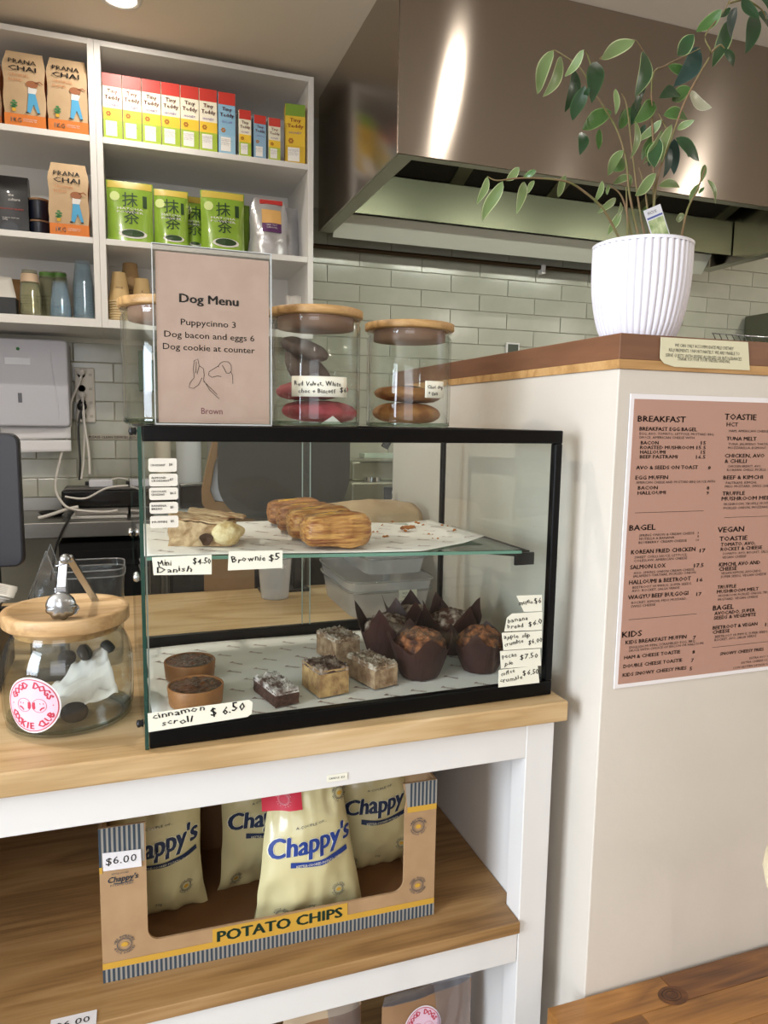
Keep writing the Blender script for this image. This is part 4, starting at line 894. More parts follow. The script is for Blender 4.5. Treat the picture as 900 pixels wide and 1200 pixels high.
# print: stripes, mustard bands, lettering
STR = mat('navy_stripe', '#33404c', .7); MUST = mat('mustard_print', '#c79a35', .7)
def fx(x, z): return (x, -.0007, z)
def fx2(x, z): return (x, -.0012, z)
items = []; ns = 78; STW = .0003
GREY = mat('grey_stripe_ground', '#9a958c', .7)
flat([([(0, .0), (BWd, .0), (BWd, .021), (0, .021)], [(0, 1, 2, 3)]), ([(0, BHt-.06), (ol-.002, BHt-.06), (ol-.002, BHt), (0, BHt)], [(0, 1, 2, 3)]), ([(orr+.004, BHt-.042), (BWd, BHt-.042), (BWd, BHt), (orr-.001, BHt)], [(0, 1, 2, 3)])], GREY, bx, fx, 'striped_print_ground')
for k in range(ns):
    x = BWd*k/ns; items.append(([(x, 0), (x+BWd/ns*.5, 0), (x+BWd/ns*.5, .021), (x, .021)], [(0, 1, 2, 3)]))
    if x < ol-.005: items.append(([(x, BHt-.06), (x+BWd/ns*.5, BHt-.06), (x+BWd/ns*.5, BHt), (x, BHt)], [(0, 1, 2, 3)]))
    if x > orr+.004: items.append(([(x, BHt-.042), (x+BWd/ns*.5, BHt-.042), (x+BWd/ns*.5, BHt), (x, BHt)], [(0, 1, 2, 3)]))
tag(flat(items, STR, bx, fx2, 'printed_stripes'), kind='stuff')
a = pxbox(249, 1100)[0]; b = pxbox(407, 1075)[0]
flat([([(0, .021), (BWd, .021), (BWd, .031), (0, .031)], [(0, 1, 2, 3)]), ([(a, .031), (b, .031), (b, ob-.001), (a, ob-.001)], [(0, 1, 2, 3)]), ([(0, BHt-.07), (.004, BHt-.07), (.004, BHt-.06), (0, BHt-.06)], [(0, 1, 2, 3)]), ([(orr+.004, BHt-.052), (BWd, BHt-.052), (BWd, BHt-.042), (orr+.004, BHt-.042)], [(0, 1, 2, 3)])], MUST, bx, fx, 'mustard_print')
p = pxbox(255, 1104); e = pxbox(402, 1075.5)
DG = mat('bottle_green_print', '#1f3d2a', .7)
V, F = text2d('POTATO CHIPS', .0178, bold=.05); x0_ = min(q[0] for q in V); wd = max(q[0] for q in V)-x0_
V = [(p[0]+q[0]*(e[0]-p[0])/wd, p[1]+q[1]+.001) for q in V]; flat([(V, F)], DG, bx, fx2)
NAVY = mat('navy_print', '#1c2c4c', .6)
def emblem(cx, cz, r, top, bot, parent, mt, fn, centre=None):
    its = [ring2d(r*.60, r*.66, 32, cx, cz), ring2d(r*.50, r*.53, 32, cx, cz)]
    for s, a0, a1, inv in ((top, 160, 20, False), (bot, 200, 340, True)):
        V, F = ring_text(s, r*.84, r*.22, a0, a1, .01, inv); its.append(([(cx+x, cz+y) for x, y in V], F))
    flat(its, mt, parent, fn, 'printed_emblem')
    if centre: flat([ring2d(.0001, r*.30, 14, cx, cz, 1, .75)], centre, parent, fn, 'emblem_centre')
q = pxbox(146, 1106); emblem(q[0], q[1], .0165, 'MADE IN MELBOURNE', 'AUSSIE POTATOES', bx, STR, fx2, MUST)
q = pxbox(490, 968); emblem(q[0], q[1], .0165, 'HANDLE WITH CARE', 'FRAGILE CHIPS', bx, STR, fx2, MUST)
q = pxbox(489, 1037); emblem(q[0], q[1], .0165, 'COOKED IN KETTLE', 'AUSSIE SUNFLOWER', bx, STR, fx2, MUST)
q = pxbox(126, 1035); letter("Chappy's", .0088, STR, bx, (q[0], -.0012, q[1]), width=.042, bold=.03, shear=.25, rot=.03)
letter('KETTLE-COOKED', .0028, STR, bx, (q[0]+.006, -.0012, q[1]+.012), width=.024, res=1); letter('POTATO CHIPS', .0036, STR, bx, (q[0]+.004, -.0012, q[1]-.0065), width=.032, res=1)
flat([line2d([(q[0]+.008, q[1]-.002), (q[0]+.02, q[1]-.003), (q[0]+.036, q[1]-.001)], .0012)], STR, bx, fx2, 'printed_flourish')
for (lab, poly, tx) in (('white handwritten 6.00 price label stuck on left of the crisps box', [(121, 1020), (166, 1014), (165, 994), (120, 999)], ('$6.00', 124, 1013, 9, 160, 1009)),):
    L_ = [pxbox(a, b) for a, b in poly]; t = thing('price_label', lab, 'price card', bx.matrix_basis @ Vector((L_[0][0], -.0024, L_[0][1])), bx.rotation_euler[2])
    m = MB(); prism_xz(m, [(u-L_[0][0], v-L_[0][1]) for u, v in L_][::-1], -.0003, .0003); m.build('card', mat('white_label', '#e3dfe0', .6), t)
    p = pxbox(tx[1], tx[2]); e = pxbox(tx[4], tx[5]); letter(tx[0], .0115, INK, t, (p[0]-L_[0][0], -.0008, p[1]-L_[0][1]+.0005), width=e[0]-p[0], jit=.4, bold=0)
# crisp bags
BAGC = mat('cream_foil', '#cfc596', .32, coat=.35); BAGD = BAGC
BLUE = mat('royal_print', '#1b3a86', .5); REDP = mat('red_pink_print', '#c8203c', .5)
def crisp_bag(loc, w_, h_, rz, label, seed, tilt=0, front=False):
    t = thing('crisps_bag', label, 'crisps bag', loc, group='cream bags of potato chips', rot=(tilt, 0, rz))
    n = noise.noise
    def fr(u, v, s=1):
        e = 2*u-1; flare = (1.24-.45*v) if front else 1+.10*abs(2*v-1)**3-.05*sin(pi*v)
        puff = .034*sin(pi*u)**.55*sin(pi*min(max(v, 0), 1))**.55
        wr = .0065*n((u*4, v*5, seed))*(1+2*abs(2*v-1)**2)+.004*n((u*11, v*9, seed+3))*abs(2*v-1)
        return (e*w_/2*flare*(1+.02*n((v*6, seed, s))), -s*puff+wr-.0003*s, v*h_)
    m = MB(); m.grid(fr, 26, 34); m.grid(lambda u, v: fr(1-u, v, -1), 26, 34); m.build('foil_body', BAGC, t)
    def fn(x, z, o=.0012): return (x, fr(min(max((x/(w_/2)/((1.24-.45*z/h_) if front else (1+.10*abs(2*z/h_-1)**3-.05*sin(pi*min(max(z/h_, 0), 1))))+1)/2, .0), 1), min(max(z/h_, 0), 1))[1]-o, z)
    V, F = text2d("Chappy's", .032, width=w_*(.92 if front else .86), align='C', bold=.045, shear=.18, res=3)
    a = .10; V = [(x*cos(a)-y*sin(a), x*sin(a)+y*cos(a)) for x, y in V]
    fw = lambda dz, o=.0014: (lambda x, y: fn(x, y+dz, o))
    V2 = [(q[0], q[1]) for q in V]
    Vw, Fw = text2d("Chappy's", .032, width=w_*(.92 if front else .86), align='C', bold=.085, shear=.18, res=3); Vw = [(x*cos(a)-y*sin(a), x*sin(a)+y*cos(a)) for x, y in Vw]
    flat([(Vw, Fw)], mat('pale_outline', '#e9e4c8', .5), t, fw(h_*.52, .0010), 'lettering_outline')
    flat([(V2, F)], NAVY if not front else BLUE, t, fw(h_*.52, .0018))
    pts = [(-w_*.24+w_*.66*k/12, h_*.43+.010*math.sin(k/12*pi*.5)*0+.008*(k/12)**2+(.004*abs(k-6)/6)) for k in range(13)]
    flat([line2d(pts, .0088)], NAVY if not front else BLUE, t, fw(0, .0018), 'printed_banner')
    V, F = text2d('KETTLE-COOKED POTATO CHIPS', .0042, align='C', width=w_*.52, res=1, bold=.01); flat([([(x+w_*.08, y+h_*.425+.004*((x)/w_+.3)) for x, y in V], F)], mat('pale_outline', '#e9e4c8', .5), t, fw(0, .0026))
    V, F = text2d('A COUPLE OF...', .0042, align='C', width=w_*.34, res=1); flat([([(x, y+h_*.70+x*.12) for x, y in V], F)], NAVY, t, fw(0, .0018))
    V, F = text2d('90g', .0055, align='C', res=1); flat([([(x, y+h_*.10) for x, y in V], F)], NAVY, t, fw(0, .0018))
    emblem(w_*.30, h_*.20, .013, 'KETTLE COOKED', 'AUSSIE POTATO', t, NAVY, fw(0, .0018), MUST)
    emblem(-w_*.34, h_*.09, .013, 'AUSSIE GROWN', 'GLUTEN FREE', t, NAVY, fw(0, .0018), MUST)
    if front:
        emblem(w_*.36, h_*.87, .015, 'MADE IN MELBOURNE', 'WITH CARE', t, NAVY, fw(0, .0018), MUST)
        m = MB(); m.grid(lambda u, v: fn(-w_*.5+w_*.42*u, h_*(.81+.15*v), .0016), 6, 5); m.build('red_label', REDP, t)
        emblem(-w_*.27, h_*.885, .013, 'SEA SALT FLAVOUR', 'SEA SALT', t, mat('pink_print', '#e59aa2', .6), fw(0, .0028))
    m = MB()
    return t
p = at(205, 1052, Z=SZ+.03)
crisp_bag((-.012+.033, 1.20, SZ+.005), .152, .235, .05, 'cream crisps bag at left inside the box, lettering cut by the box edge', 1, -.02)
crisp_bag((.205, 1.235, SZ+.005), .150, .235, .10, 'cream crisps bag in the middle behind the front bag', 2, -.03)
crisp_bag((.415, 1.215, SZ+.005), .150, .235, .0, 'cream crisps bag at the right inside the box', 3, -.02)
crisp_bag((.264, 1.110, SZ+.0052), .152, .236, .03, 'pale cream crisps bag with red label standing at front of the box', 4, -.14, front=True)
# price label on the shelf edge
q = at(62, 1205, Z=SZ); 
t = thing('price_label', 'white handwritten 6.00 label lying on the oak shelf front edge', 'price card', (q.x, q.y, SZ+.0006), rot=(.9, 0, .02))
p0 = Vector((-.128, 0, 0)); p1 = Vector((-.068, 0, 0))
t.location = (-.128, .996, SZ+.0006); t.rotation_euler = (0, 0, .0)
MB().box(0, p1.x-p0.x, -.006, .020, 0, .0004).build('card', mat('white_label', '#e3dfe0', .6), t); letter('$6.00', .0105, INK, t, (.006, .001, .0008), face='Z', width=(p1.x-p0.x)*.75, jit=.4)
# bags on the bottom shelf
SEAL = glass('clear_pouch', '#eef0f4', 1.6, .12, .22, '#d5d8e2')
def dogbag(cx, cy, w_, top, label, sticker, seed):
    z0 = .0685; h_ = top-z0
    t = thing('treat_pouch', label, 'pouch', (cx, cy, z0), seed*.04, group='dog cookie pouches on the bottom shelf')
    def fr(u, v, s=1): return ((2*u-1)*w_/2*(1-.05*max(0, v-.93)/.07*(abs(2*u-1) > .9)), -s*(.035*(1-v)**.5)*sin(pi*u)**.5+.004*noise.noise((u*4, v*6, seed)), v*h_)
    KB = mat('kraft_pouch', '#8f6a4a', .6, col2='#a17c58', nscale=8)
    m = MB(); m.grid(lambda u, v: fr(u, v*.93), 12, 16); m.grid(lambda u, v: fr(1-u, v*.93, -1), 12, 16); m.build('pouch_body', KB, t)
    m = MB(); m.grid(lambda u, v: fr(u*.42+.55, .42+.58*v)[0:1]+(fr(u*.42+.55, .42+.58*v)[1]-.003,)+fr(u*.42+.55, .42+.58*v)[2:], 8, 12); m.build('clear_window', SEAL, t)
    m = MB(); m.grid(lambda u, v: fr(u, .93+.07*v)[0:1]+(fr(u, .93+.07*v)[1]-.001,)+fr(u, .93+.07*v)[2:], 12, 3); m.build('seal_strip', SEAL if sticker else mat('pale_kraft', '#c9b294', .6), t)
    if sticker:
        cz = sticker; cx_ = -w_*.10
        fn = lambda x, z, o=.0015: (x, fr(min(max((x/(w_/2)+1)/2, 0), 1), min(max(z/h_, 0), 1))[1]-o, z)
        sticker_art(t, .036, lambda x, y, o: fn(x+cx_, y+cz, .0015+o))
    return t
PINKS = mat('pink_sticker', '#e6c3d2', .4); REDS = mat('sticker_red', '#c2304a', .5)
def sticker_art(t, r, fn):
    def disc(r0, n=36): return [(r0*cos(2*pi*i/n), r0*sin(2*pi*i/n)) for i in range(n)]
    m = MB(); NR = 8
    m.grid(lambda u, v: fn(r*u*cos(2*pi*v), r*u*sin(2*pi*v), 0), NR, 40); m.build('sticker', mat('sticker_white', '#efe6ea', .35), t)
    m = MB(); m.grid(lambda u, v: fn(r*.93*u*cos(2*pi*v), r*.93*u*sin(2*pi*v), .0003), NR, 40); m.build('sticker_face', PINKS, t)
    g = lambda x, y: fn(x, y, .0007)
    its = [ring2d(r*.91, r*.94, 48), ring2d(.0001, r*.022, 8, -r*.75, r*.02), ring2d(.0001, r*.022, 8, r*.75, r*.02)]
    for s, a0, a1, inv in (('GOOD DOGS', 155, 25, False), ('COOKIE CLUB', 205, 335, True)): V_, F_ = ring_text(s, r*.735, r*.235, a0, a1, .03, inv); its += [([(x+dx, y+dy) for x, y in V_], F_) for dx, dy in ((0, 0), (r*.016, 0), (-r*.016, 0), (0, r*.014))]
    for sg in (-1, 1):
        its.append(ring2d(r*.245, r*.26, 28, sg*r*.28, 0, 1, .95))
        its.append(([(sg*r*.03, r*.10), (sg*r*.13, r*.12), (sg*r*.14, -r*.10), (sg*r*.08, -r*.15), (sg*r*.03, -r*.10)][::sg], [(0, 1, 2, 3, 4)]))
        its.append(line2d([(sg*r*.30, r*.10), (sg*r*.32, r*.04)], r*.02)); its.append(line2d([(sg*r*.42, r*.10), (sg*r*.43, r*.04)], r*.02))
        its.append(line2d([(sg*r*.46, -r*.06), (sg*r*.36, -r*.10), (sg*r*.30, -r*.17)], r*.05))
    tag(flat(its, REDS, t, g, 'sticker_print'), kind='stuff')
dogbag(.300, 1.16, .15, .295, 'kraft treat pouch on the bottom shelf, its pale top just showing', None, 1)
dogbag(.490, 1.12, .185, .326, 'kraft and clear treat pouch with round pink sticker under the shelf', .190, 2)
# ================================================================== LEFT END OF THE COUNTER
JC = Vector((-.099, 1.150, CT+.0006)); JR = .0915
t = thing('cookie_jar', 'squat glass jar with thick wooden lid and pink round sticker', 'jar', JC)
prof = [(0, 0), (JR*.86, 0), (JR*.97, .012), (JR, .03), (JR, .085), (JR*.97, .105), (JR*.90, .122), (JR*.84, .131), (JR*.83, .142)]
def sm(pr, k=4):
    out = []
    for i in range(len(pr)-1):
        a = pr[max(i-1, 0)]; b = pr[i]; c = pr[i+1]; d = pr[min(i+2, len(pr)-1)]
        for q in range(k):
            s_ = q/k; out.append(tuple(.5*((2*b[j])+(c[j]-a[j])*s_+(2*a[j]-5*b[j]+4*c[j]-d[j])*s_*s_+(3*b[j]-a[j]-3*c[j]+d[j])*s_**3) for j in (0, 1)))
    return out+[pr[-1]]
MB().lathe(sm(prof), n=64).build('glass_body', JG, t); MB().lathe([(r*.965, z+.003) for r, z in sm(prof)], n=64).build('inner_wall', JG, t)
MB().lathe([(JR*.80, .0015), (JR*.93, .006), (JR*.95, .012)], n=64).build('glass_base_ring', glass('green_glass_ring', '#c3d2c6', 2.0, .02), t)
MB().cyl((0, 0, .134), JR*.80, .012, 48).build('lid_plug', LIDW, t)
LIDL = wood('rubberwood_lid', '#d6b487', '#caa575', '#b69062', 'X', rough=.5, scale=1.5)
MB().lathe([(0, .146), (JR*.93, .146), (JR*.965, .149), (JR*.965, .166), (JR*.95, .168), (JR*.84, .1683), (JR*.83, .1668), (0, .1668)], n=64).build('lid', LIDL, t)
RS = JR+.0012
def sfn(x, y, o): a = radians(-27)+x/RS; zz = .052+y; return ((RS+o)*sin(a), -(RS+o)*cos(a), zz)
st = thing('round_sticker', 'round pink dog cookie sticker on the squat glass jar', 'sticker', JC); sticker_art(st, .040, sfn)
t = thing('paper_bag', 'crumpled printed greaseproof paper inside the squat jar', 'paper', JC+Vector((0, 0, .008)))
MB().grid(lambda u, v: (-.03+.10*u*(1-.2*v), -.052+.075*v+.012*noise.noise((u*3, v*4, 1)), .004+.035*u+.060*v*(.45+.5*u)+.010*noise.noise((u*6, v*6, 2))), 20, 16).build('crumpled_sheet', GP, t, solid=.0008)
for i, (x, y, z, r_, lab) in enumerate(((.010, -.058, .026, .017, 'dark dog biscuit at the front of the squat jar'), (-.002, .0, .09, .013, 'small dark dog biscuit at upper left in the squat jar'), (.022, .01, .093, .015, 'dark dog biscuit high in the middle of the squat jar'), (.055, .015, .098, .012, 'small dark dog biscuit at upper right in the squat jar'))):
    b_ = thing('dog_biscuit', lab, 'biscuit', JC+Vector((x, y, z)), i*.7, group='dark dog biscuits')
    MB().lathe([(0, -.007), (r_*.8, -.006), (r_, 0), (r_*.8, .006), (0, .007)], n=24, rf=lambda a, z: 1+.12*cos(2*a), M=Matrix.Rotation(1.0, 4, 'X')).build('biscuit', mat('charcoal_biscuit', '#2a2625', .85, col2='#3b3533', nscale=90, bump=.4), b_)
# tongs on the lid
LT = CT+.0006+.1672
hd = at(72, 716, Z=LT+.012); hg = at(75, 652, Y=hd.y+.012)
t = thing('serving_tongs', 'steel serving tongs standing on the wooden jar lid', 'tongs', (hd.x, hd.y, LT))
loc_ = lambda p: Vector(p)-Vector((hd.x, hd.y, LT))
TNG = mat('tongs_steel', '#b9bcc0', .22, 1)
h0 = Vector((0, 0, .012)); h1 = loc_(hg); h2 = loc_(at(112, 704, Y=hd.y+.10))
def blade(p0, p1, w0, w1, th=.0012):
    d = (Vector(p1)-Vector(p0)).normalized(); s_ = Vector((1, 0, 0)); nn = d.cross(s_).normalized(); m = MB()
    v = []
    for p, w__ in ((p0, w0), (p1, w1)):
        for a, b in ((-1, -1), (1, -1), (1, 1), (-1, 1)): v.append(Vector(p)+s_*a*w__/2+nn*b*th)
    return m.add(v, [(0, 1, 2, 3), (7, 6, 5, 4), (0, 4, 5, 1), (1, 5, 6, 2), (2, 6, 7, 3), (3, 7, 4, 0)])
blade(Vector((.0, .004, .034)), h1, .012, .011, .003).build('arm', TNG, t, bevel=.001)
blade(h1+Vector((.006, 0, 0)), h2, .010, .010, .0028).build('arm', TNG, t, bevel=.001)
MB().lathe([(.0, 0), (.007, .001), (.0075, .006), (.006, .011), (0, .0115)], n=16, M=Matrix.Translation(h1+Vector((.002, -.005, -.002))) @ Matrix.Rotation(pi/2, 4, 'X')).build('hinge', TNG, t)
m = MB(); pts = [h1+Vector((-.010+.022*(k/8), -.006-.003*sin(pi*k/8), -.012+.006*(k/8))) for k in range(9)]; m.tube(pts, .0011, 6); m.build('locking_ring', TNG, t)
MB().box(-.0075, .0075, -.003, .003, .034, .046).build('collar', TNG, t, bevel=.001)
def scoop(u, v):
    a = 2*pi*u; sc = 1+.06*cos(a*9)*(1 if sin(a) < 0 else 0)
    return (.0195*v*cos(a)*sc, -.004-.008*(1-v*v), .0205+.0195*v*sin(a)*sc)
m = MB(); m.grid(scoop, 54, 8); m.build('scalloped_head', TNG, t, solid=.0012)
m = MB(); m.grid(lambda u, v: (scoop(u, v)[0]+.003, .006-scoop(u, v)[1]-.004, scoop(u, v)[2]*.55+.0015), 54, 8); m.build('scalloped_head', TNG, t, solid=.0012)
# clear rounded tub and house-shaped holder behind the jar
PLS = glass('clear_plastic', '#eceeee', 1.3, .05, .05, '#c9cccf')
a = at(62, 720, Y=1.36); b = at(147, 712, Y=1.36); zt = at(145, 668, Y=1.36).z
t = thing('plastic_tub', 'clear rounded plastic tub standing behind the wooden-lidded jar', 'tub', ((a.x+b.x)/2, 1.42, CT+.0006))
w_ = (b.x-a.x)/2; ht = zt-CT
def rr(a_, s_=1): c_, s2 = cos(a_), sin(a_); return (w_*s_*abs(c_)**.4*(1 if c_ > 0 else -1), .06*s_*abs(s2)**.4*(1 if s2 > 0 else -1))
m = MB(); m.grid(lambda u, v: rr(2*pi*u, .9+.1*v)+(ht*v,), 64, 6, close_u=True); m.build('tub_wall', PLS, t)
m = MB(); m.grid(lambda u, v: rr(2*pi*u, .9*v)+(.001,), 64, 4, close_u=True); m.build('tub_base', PLS, t)
RIM = glass('plastic_rim', '#e6e8e8', 2.5, .08, .3, '#d5d8da')
for z_, s_ in ((ht, 1.0), (ht-.012, 1.012)): MB().tube([rr(2*pi*k/48, s_)+(z_,) for k in range(49)], .0013, 6).build('rim', RIM, t)
a = at(33, 690, Y=1.31); pk = at(54, 646, Y=1.31); b = at(74, 690, Y=1.31)
t = thing('cutlery_holder', 'small clear acrylic gabled holder between receipts and tongs', 'holder', ((a.x+b.x)/2, 1.31, CT+.0006))
cx = (a.x+b.x)/2; za = at(33, 690, Y=1.31).z-CT-.015; zp = pk.z-CT
for y in (0, .07):
    m = MB(); prism_xz(m, [(a.x-cx, 0), (b.x-cx, 0), (b.x-cx, za), (pk.x-cx, zp), (a.x-cx, za)][::-1], y, y+.002); m.build('gable_sheet', PLS, t)
    pts = [(a.x-cx, y, 0), (a.x-cx, y, za), (pk.x-cx, y, zp), (b.x-cx, y, za), (b.x-cx, y, 0)]
    MB().tube(pts, .0012, 6).build('edge', RIM, t)
MB().box(a.x-cx, b.x-cx, .002, .07, 0, .002).build('base', PLS, t)
# point-of-sale terminal with receipts
t = thing('card_terminal', 'black point of sale base under the receipts at left edge', 'terminal', (-.30, 1.30, CT+.0006))
MB().box(-.10, .085, -.03, .15, 0, .105).build('base', BLACKP, t, bevel=.006); MB().box(-.10, .070, -.01, .14, .1055, .135).build('upper_deck', BLACKP, t, bevel=.006)
for i in range(4):
    r_ = thing('receipt', ['white receipt lying lowest on the black terminal', 'white receipt with fine print on the black terminal', 'curled white receipt on the black terminal', 'topmost white receipt fanned on the black terminal'][i], 'receipt', (-.265+.004*i, 1.37-.012*i, CT+.1365+.004*i), -.25+.10*i, group='receipts on the terminal')
    MB().grid(lambda u, v: ((u-.5)*.12, (v-.5)*.07, .003+.010*sin(pi*u)*(.4+.3*i)+.004*v), 10, 6).build('slip', PAPER, r_, solid=.0003)
    m = MB()
    for k in range(7): m.add([((u-.5)*.12, (-.38+.11*k)*.07+dy, .0042+.010*sin(pi*u)*(.4+.3*i)+.004*(.12+.11*k)) for dy in (0, .0012) for u in (.1, .3, .5, .7, .9)], [(j, j+1, j+6, j+5) for j in range(4)])
    tag(m.build('fine_print', mat('grey_print', '#77757a', .7), r_), kind='stuff')
t = thing('monitor', 'dark charcoal monitor seen from behind at the left edge', 'monitor', (-.36, 1.50, CT+.0006), -.10)
m = MB(); prism_xz(m, rrect(-.20, .165, .17, .418, .018), -.010, .010); m.build('screen_back', mat('charcoal_plastic', '#2d2d33', .38), t, bevel=.004)
MB().box(-.03, .03, .011, .022, .012, .30).build('stand', BLACKP, t, bevel=.002); MB().box(-.08, .08, -.04, .08, 0, .012).build('foot', BLACKP, t, bevel=.003)
# ================================================================== COUNTER BEHIND THE CASE
TUBM = glass('frosted_tub', '#f4f6fa', 1.2, .15, .50, '#fbfcff')
def tub(x0, x1, y0, y1, z0, z1, label, name='storage_tub', lid=False):
    cx, cy = (x0+x1)/2, (y0+y1)/2; a, b, h_ = (x1-x0)/2, (y1-y0)/2, z1-z0
    t = thing(name, label, 'tub', (cx, cy, z0), group='frosted tubs behind the case')
    def P_(ang, s_): c_, s2 = cos(ang), sin(ang); return (a*s_*abs(c_)**.25*(1 if c_ > 0 else -1), b*s_*abs(s2)**.25*(1 if s2 > 0 else -1))
    m = MB(); m.grid(lambda u, v: P_(2*pi*u, .88+.12*v)+(h_*v,), 72, 4, close_u=True); m.grid(lambda u, v: P_(2*pi*u, .88*v)+(.001,), 72, 3, close_u=True); m.build('tub_wall', TUBM, t)
    m = MB()
    for (s_, z_) in ((1.02, h_), (1.0, h_*.72)): m.tube([P_(2*pi*k/64, s_)+(z_,) for k in range(65)], .003, 6)
    m.build('rim', RIM, t)
    if lid: m = MB(); m.grid(lambda u, v: P_(2*pi*u, 1.0*v)+(h_+.003,), 72, 3, close_u=True); m.build('lid', TUBM, t, solid=.003)
    return t
q1 = at(428, 728, Z=CT); q2 = at(374, 690, Z=CT)
tub(.455, .665, 1.53, 1.84, CT+.0006, CT+.088, 'large frosted clear storage tub on the counter behind the case')
tub(.50, .66, 1.56, 1.82, CT+.0955, CT+.150, 'smaller frosted tub stacked on the large one', lid=True)
t = thing('tub_label', 'white handwritten label on the frosted storage tub', 'label', at(478, 697, Y=1.523)); MB().box(-.022, .022, -.0006, 0, -.012, .012).build('card', CARDP, t); letter('VLP\nselsmi', .005, INK, t, (-.014, -.0008, .002), jit=.6, res=1)
t = thing('paper_bag', 'flat brown bag shape lying on the frosted tubs behind the case', 'paper bag', (.565, 1.70, CT+.158), .1)  # built for a tan form showing in the case glass
zb = at(450, 588, Y=1.65).z-(CT+.158)
m = MB(); m.grid(lambda u, v: (-.14+.24*u, -.08+.16*v, zb*(.9+.10*sin(pi*u))*sin(pi*v)**.25+.004*noise.noise((u*6, v*5, 0))), 20, 12); m.grid(lambda u, v: (-.14+.24*u, .08-.16*v, 0), 4, 2)
m.build('bag_body', mat('bag_kraft', '#a98f6e', .75, col2='#b89f7d', nscale=12), t, solid=.0006)
t = thing('plastic_cup', 'clear plastic cup standing on the counter behind the case', 'cup', (.334, 1.80, CT+.0006))
MB().lathe([(0, .001), (.034, .001), (.035, .004), (.044, .105), (.0455, .106)], n=36).build('cup_wall', TUBM, t); MB().tube([(.0455*cos(2*pi*k/36), .0455*sin(2*pi*k/36), .106) for k in range(37)], .0014, 6).build('rim', RIM, t)
V, F = text2d('Br', .014, res=1); MB().add([(.0445*sin((x+.008)/.044), -.0455*cos((x+.008)/.044), y+.082) for x, y in V], F).build('lettering', WHITE, t)
# ================================================================== BACK BENCH
BZ0 = .985
t = thing('steel_bench', 'stainless steel bench along the tiled back wall', 'bench', (.0, 2.72, 0))
BS = mat('bench_steel', '#8f8d88', .35, 1)
MB().box(-.95, 2.1, 2.72, 3.105, BZ0-.055, BZ0).build('bench_top', BS, t, bevel=.003, world=True)
MB().box(-.95, 2.1, 3.095, 3.108, BZ0+.001, BZ0+.05).build('splashback', BS, t, world=True)
for i, x in enumerate((-.46, .04, .10, .64, 1.4, 2.0)): MB().cyl((x, 2.78, 0), .016, BZ0-.056, 16).build('leg', BS, t, world=True)
MB().box(-.95, 2.1, 2.76, 3.10, .30, .33).build('lower_shelf', BS, t, world=True)
for i, (x0, x1, z1, c_, lab) in enumerate(((-.26, .02, .60, '#131214', 'black storage crate under the steel bench at left'), (.13, .62, .62, '#1a1a1c', 'wide black cabinet under the steel bench'), (.66, 1.30, .60, '#232321', 'dark grey cabinet under the steel bench at right'))):
    t = thing('storage_crate', lab, 'crate', (x0, 2.80, .3305)); MB().box(0, x1-x0, 0, .26, 0, z1-.03).build('crate_body', mat('dark_plastic%d' % i, c_, .5), t, bevel=.006)
    MB().box(.02, x1-x0-.02, -.006, 0, z1-.12, z1-.06).build('handle_recess', BLACKP, t, bevel=.002)
def onbench(px_, y): return at(px_, 600, Y=y).x
# black boxes, tablets, adaptors
xa, xb = onbench(74, 2.95), onbench(205, 2.95); 
t = thing('router_box', 'black glossy electronics box on the steel bench below power cords', 'appliance', (xa, 2.90, BZ0+.0285)); 
m = MB(); m.box(0, xb-xa, 0, .16, .0, at(90, 575, Y=2.9).z-BZ0-.0285); m.build('body', mat('gloss_black', '#0c0c0e', .15), t, bevel=.006)
MB().box(.01, xb-xa-.01, -.003, .12, at(90, 575, Y=2.9).z-BZ0-.027, at(90, 575, Y=2.9).z-BZ0-.019).build('grey_cover', mat('grey_plastic', '#5d5a57', .4), t, bevel=.002)
for i, (z_, c_, x_, w_, lab) in enumerate(((0, '#cfcdc9', 83, .19, 'white slim tablet lowest under the black box'), (.014, '#8f8b86', 88, .18, 'grey slim laptop between the white tablet and black box'))):
    t = thing('tablet', lab, 'tablet', (onbench(x_, 2.8), 2.79, BZ0+.0006+z_)); MB().box(0, w_, 0, .22, 0, .012).build('body', mat('tablet%d' % i, c_, .35), t, bevel=.003)
zt = at(90, 575, Y=2.9).z+.0006-.0
for i, (px_, lab) in enumerate(((104, 'white power adaptor on top of the black box, left one'), (152, 'white power adaptor on top of the black box, nearest the case'))):
    t = thing('power_adaptor', lab, 'adaptor', (at(px_, 566, Y=2.92).x, 2.92, zt+.0095)); MB().box(0, .085, 0, .05, 0, .028).build('body', mat('white_plastic', '#d9dae2', .4), t, bevel=.004); MB().box(-.014, 0, .015, .035, .006, .020).build('plug', BLACKP, t, bevel=.002)
t = thing('small_tray', 'small dark round dish on the steel bench by the monitor', 'dish', (at(60, 597, Y=2.9).x, 2.92, BZ0+.0006)); MB().lathe([(0, .004), (.03, .004), (.045, .014), (.047, .014), (.032, 0), (0, 0)], n=32).build('dish', BLACKP, t)
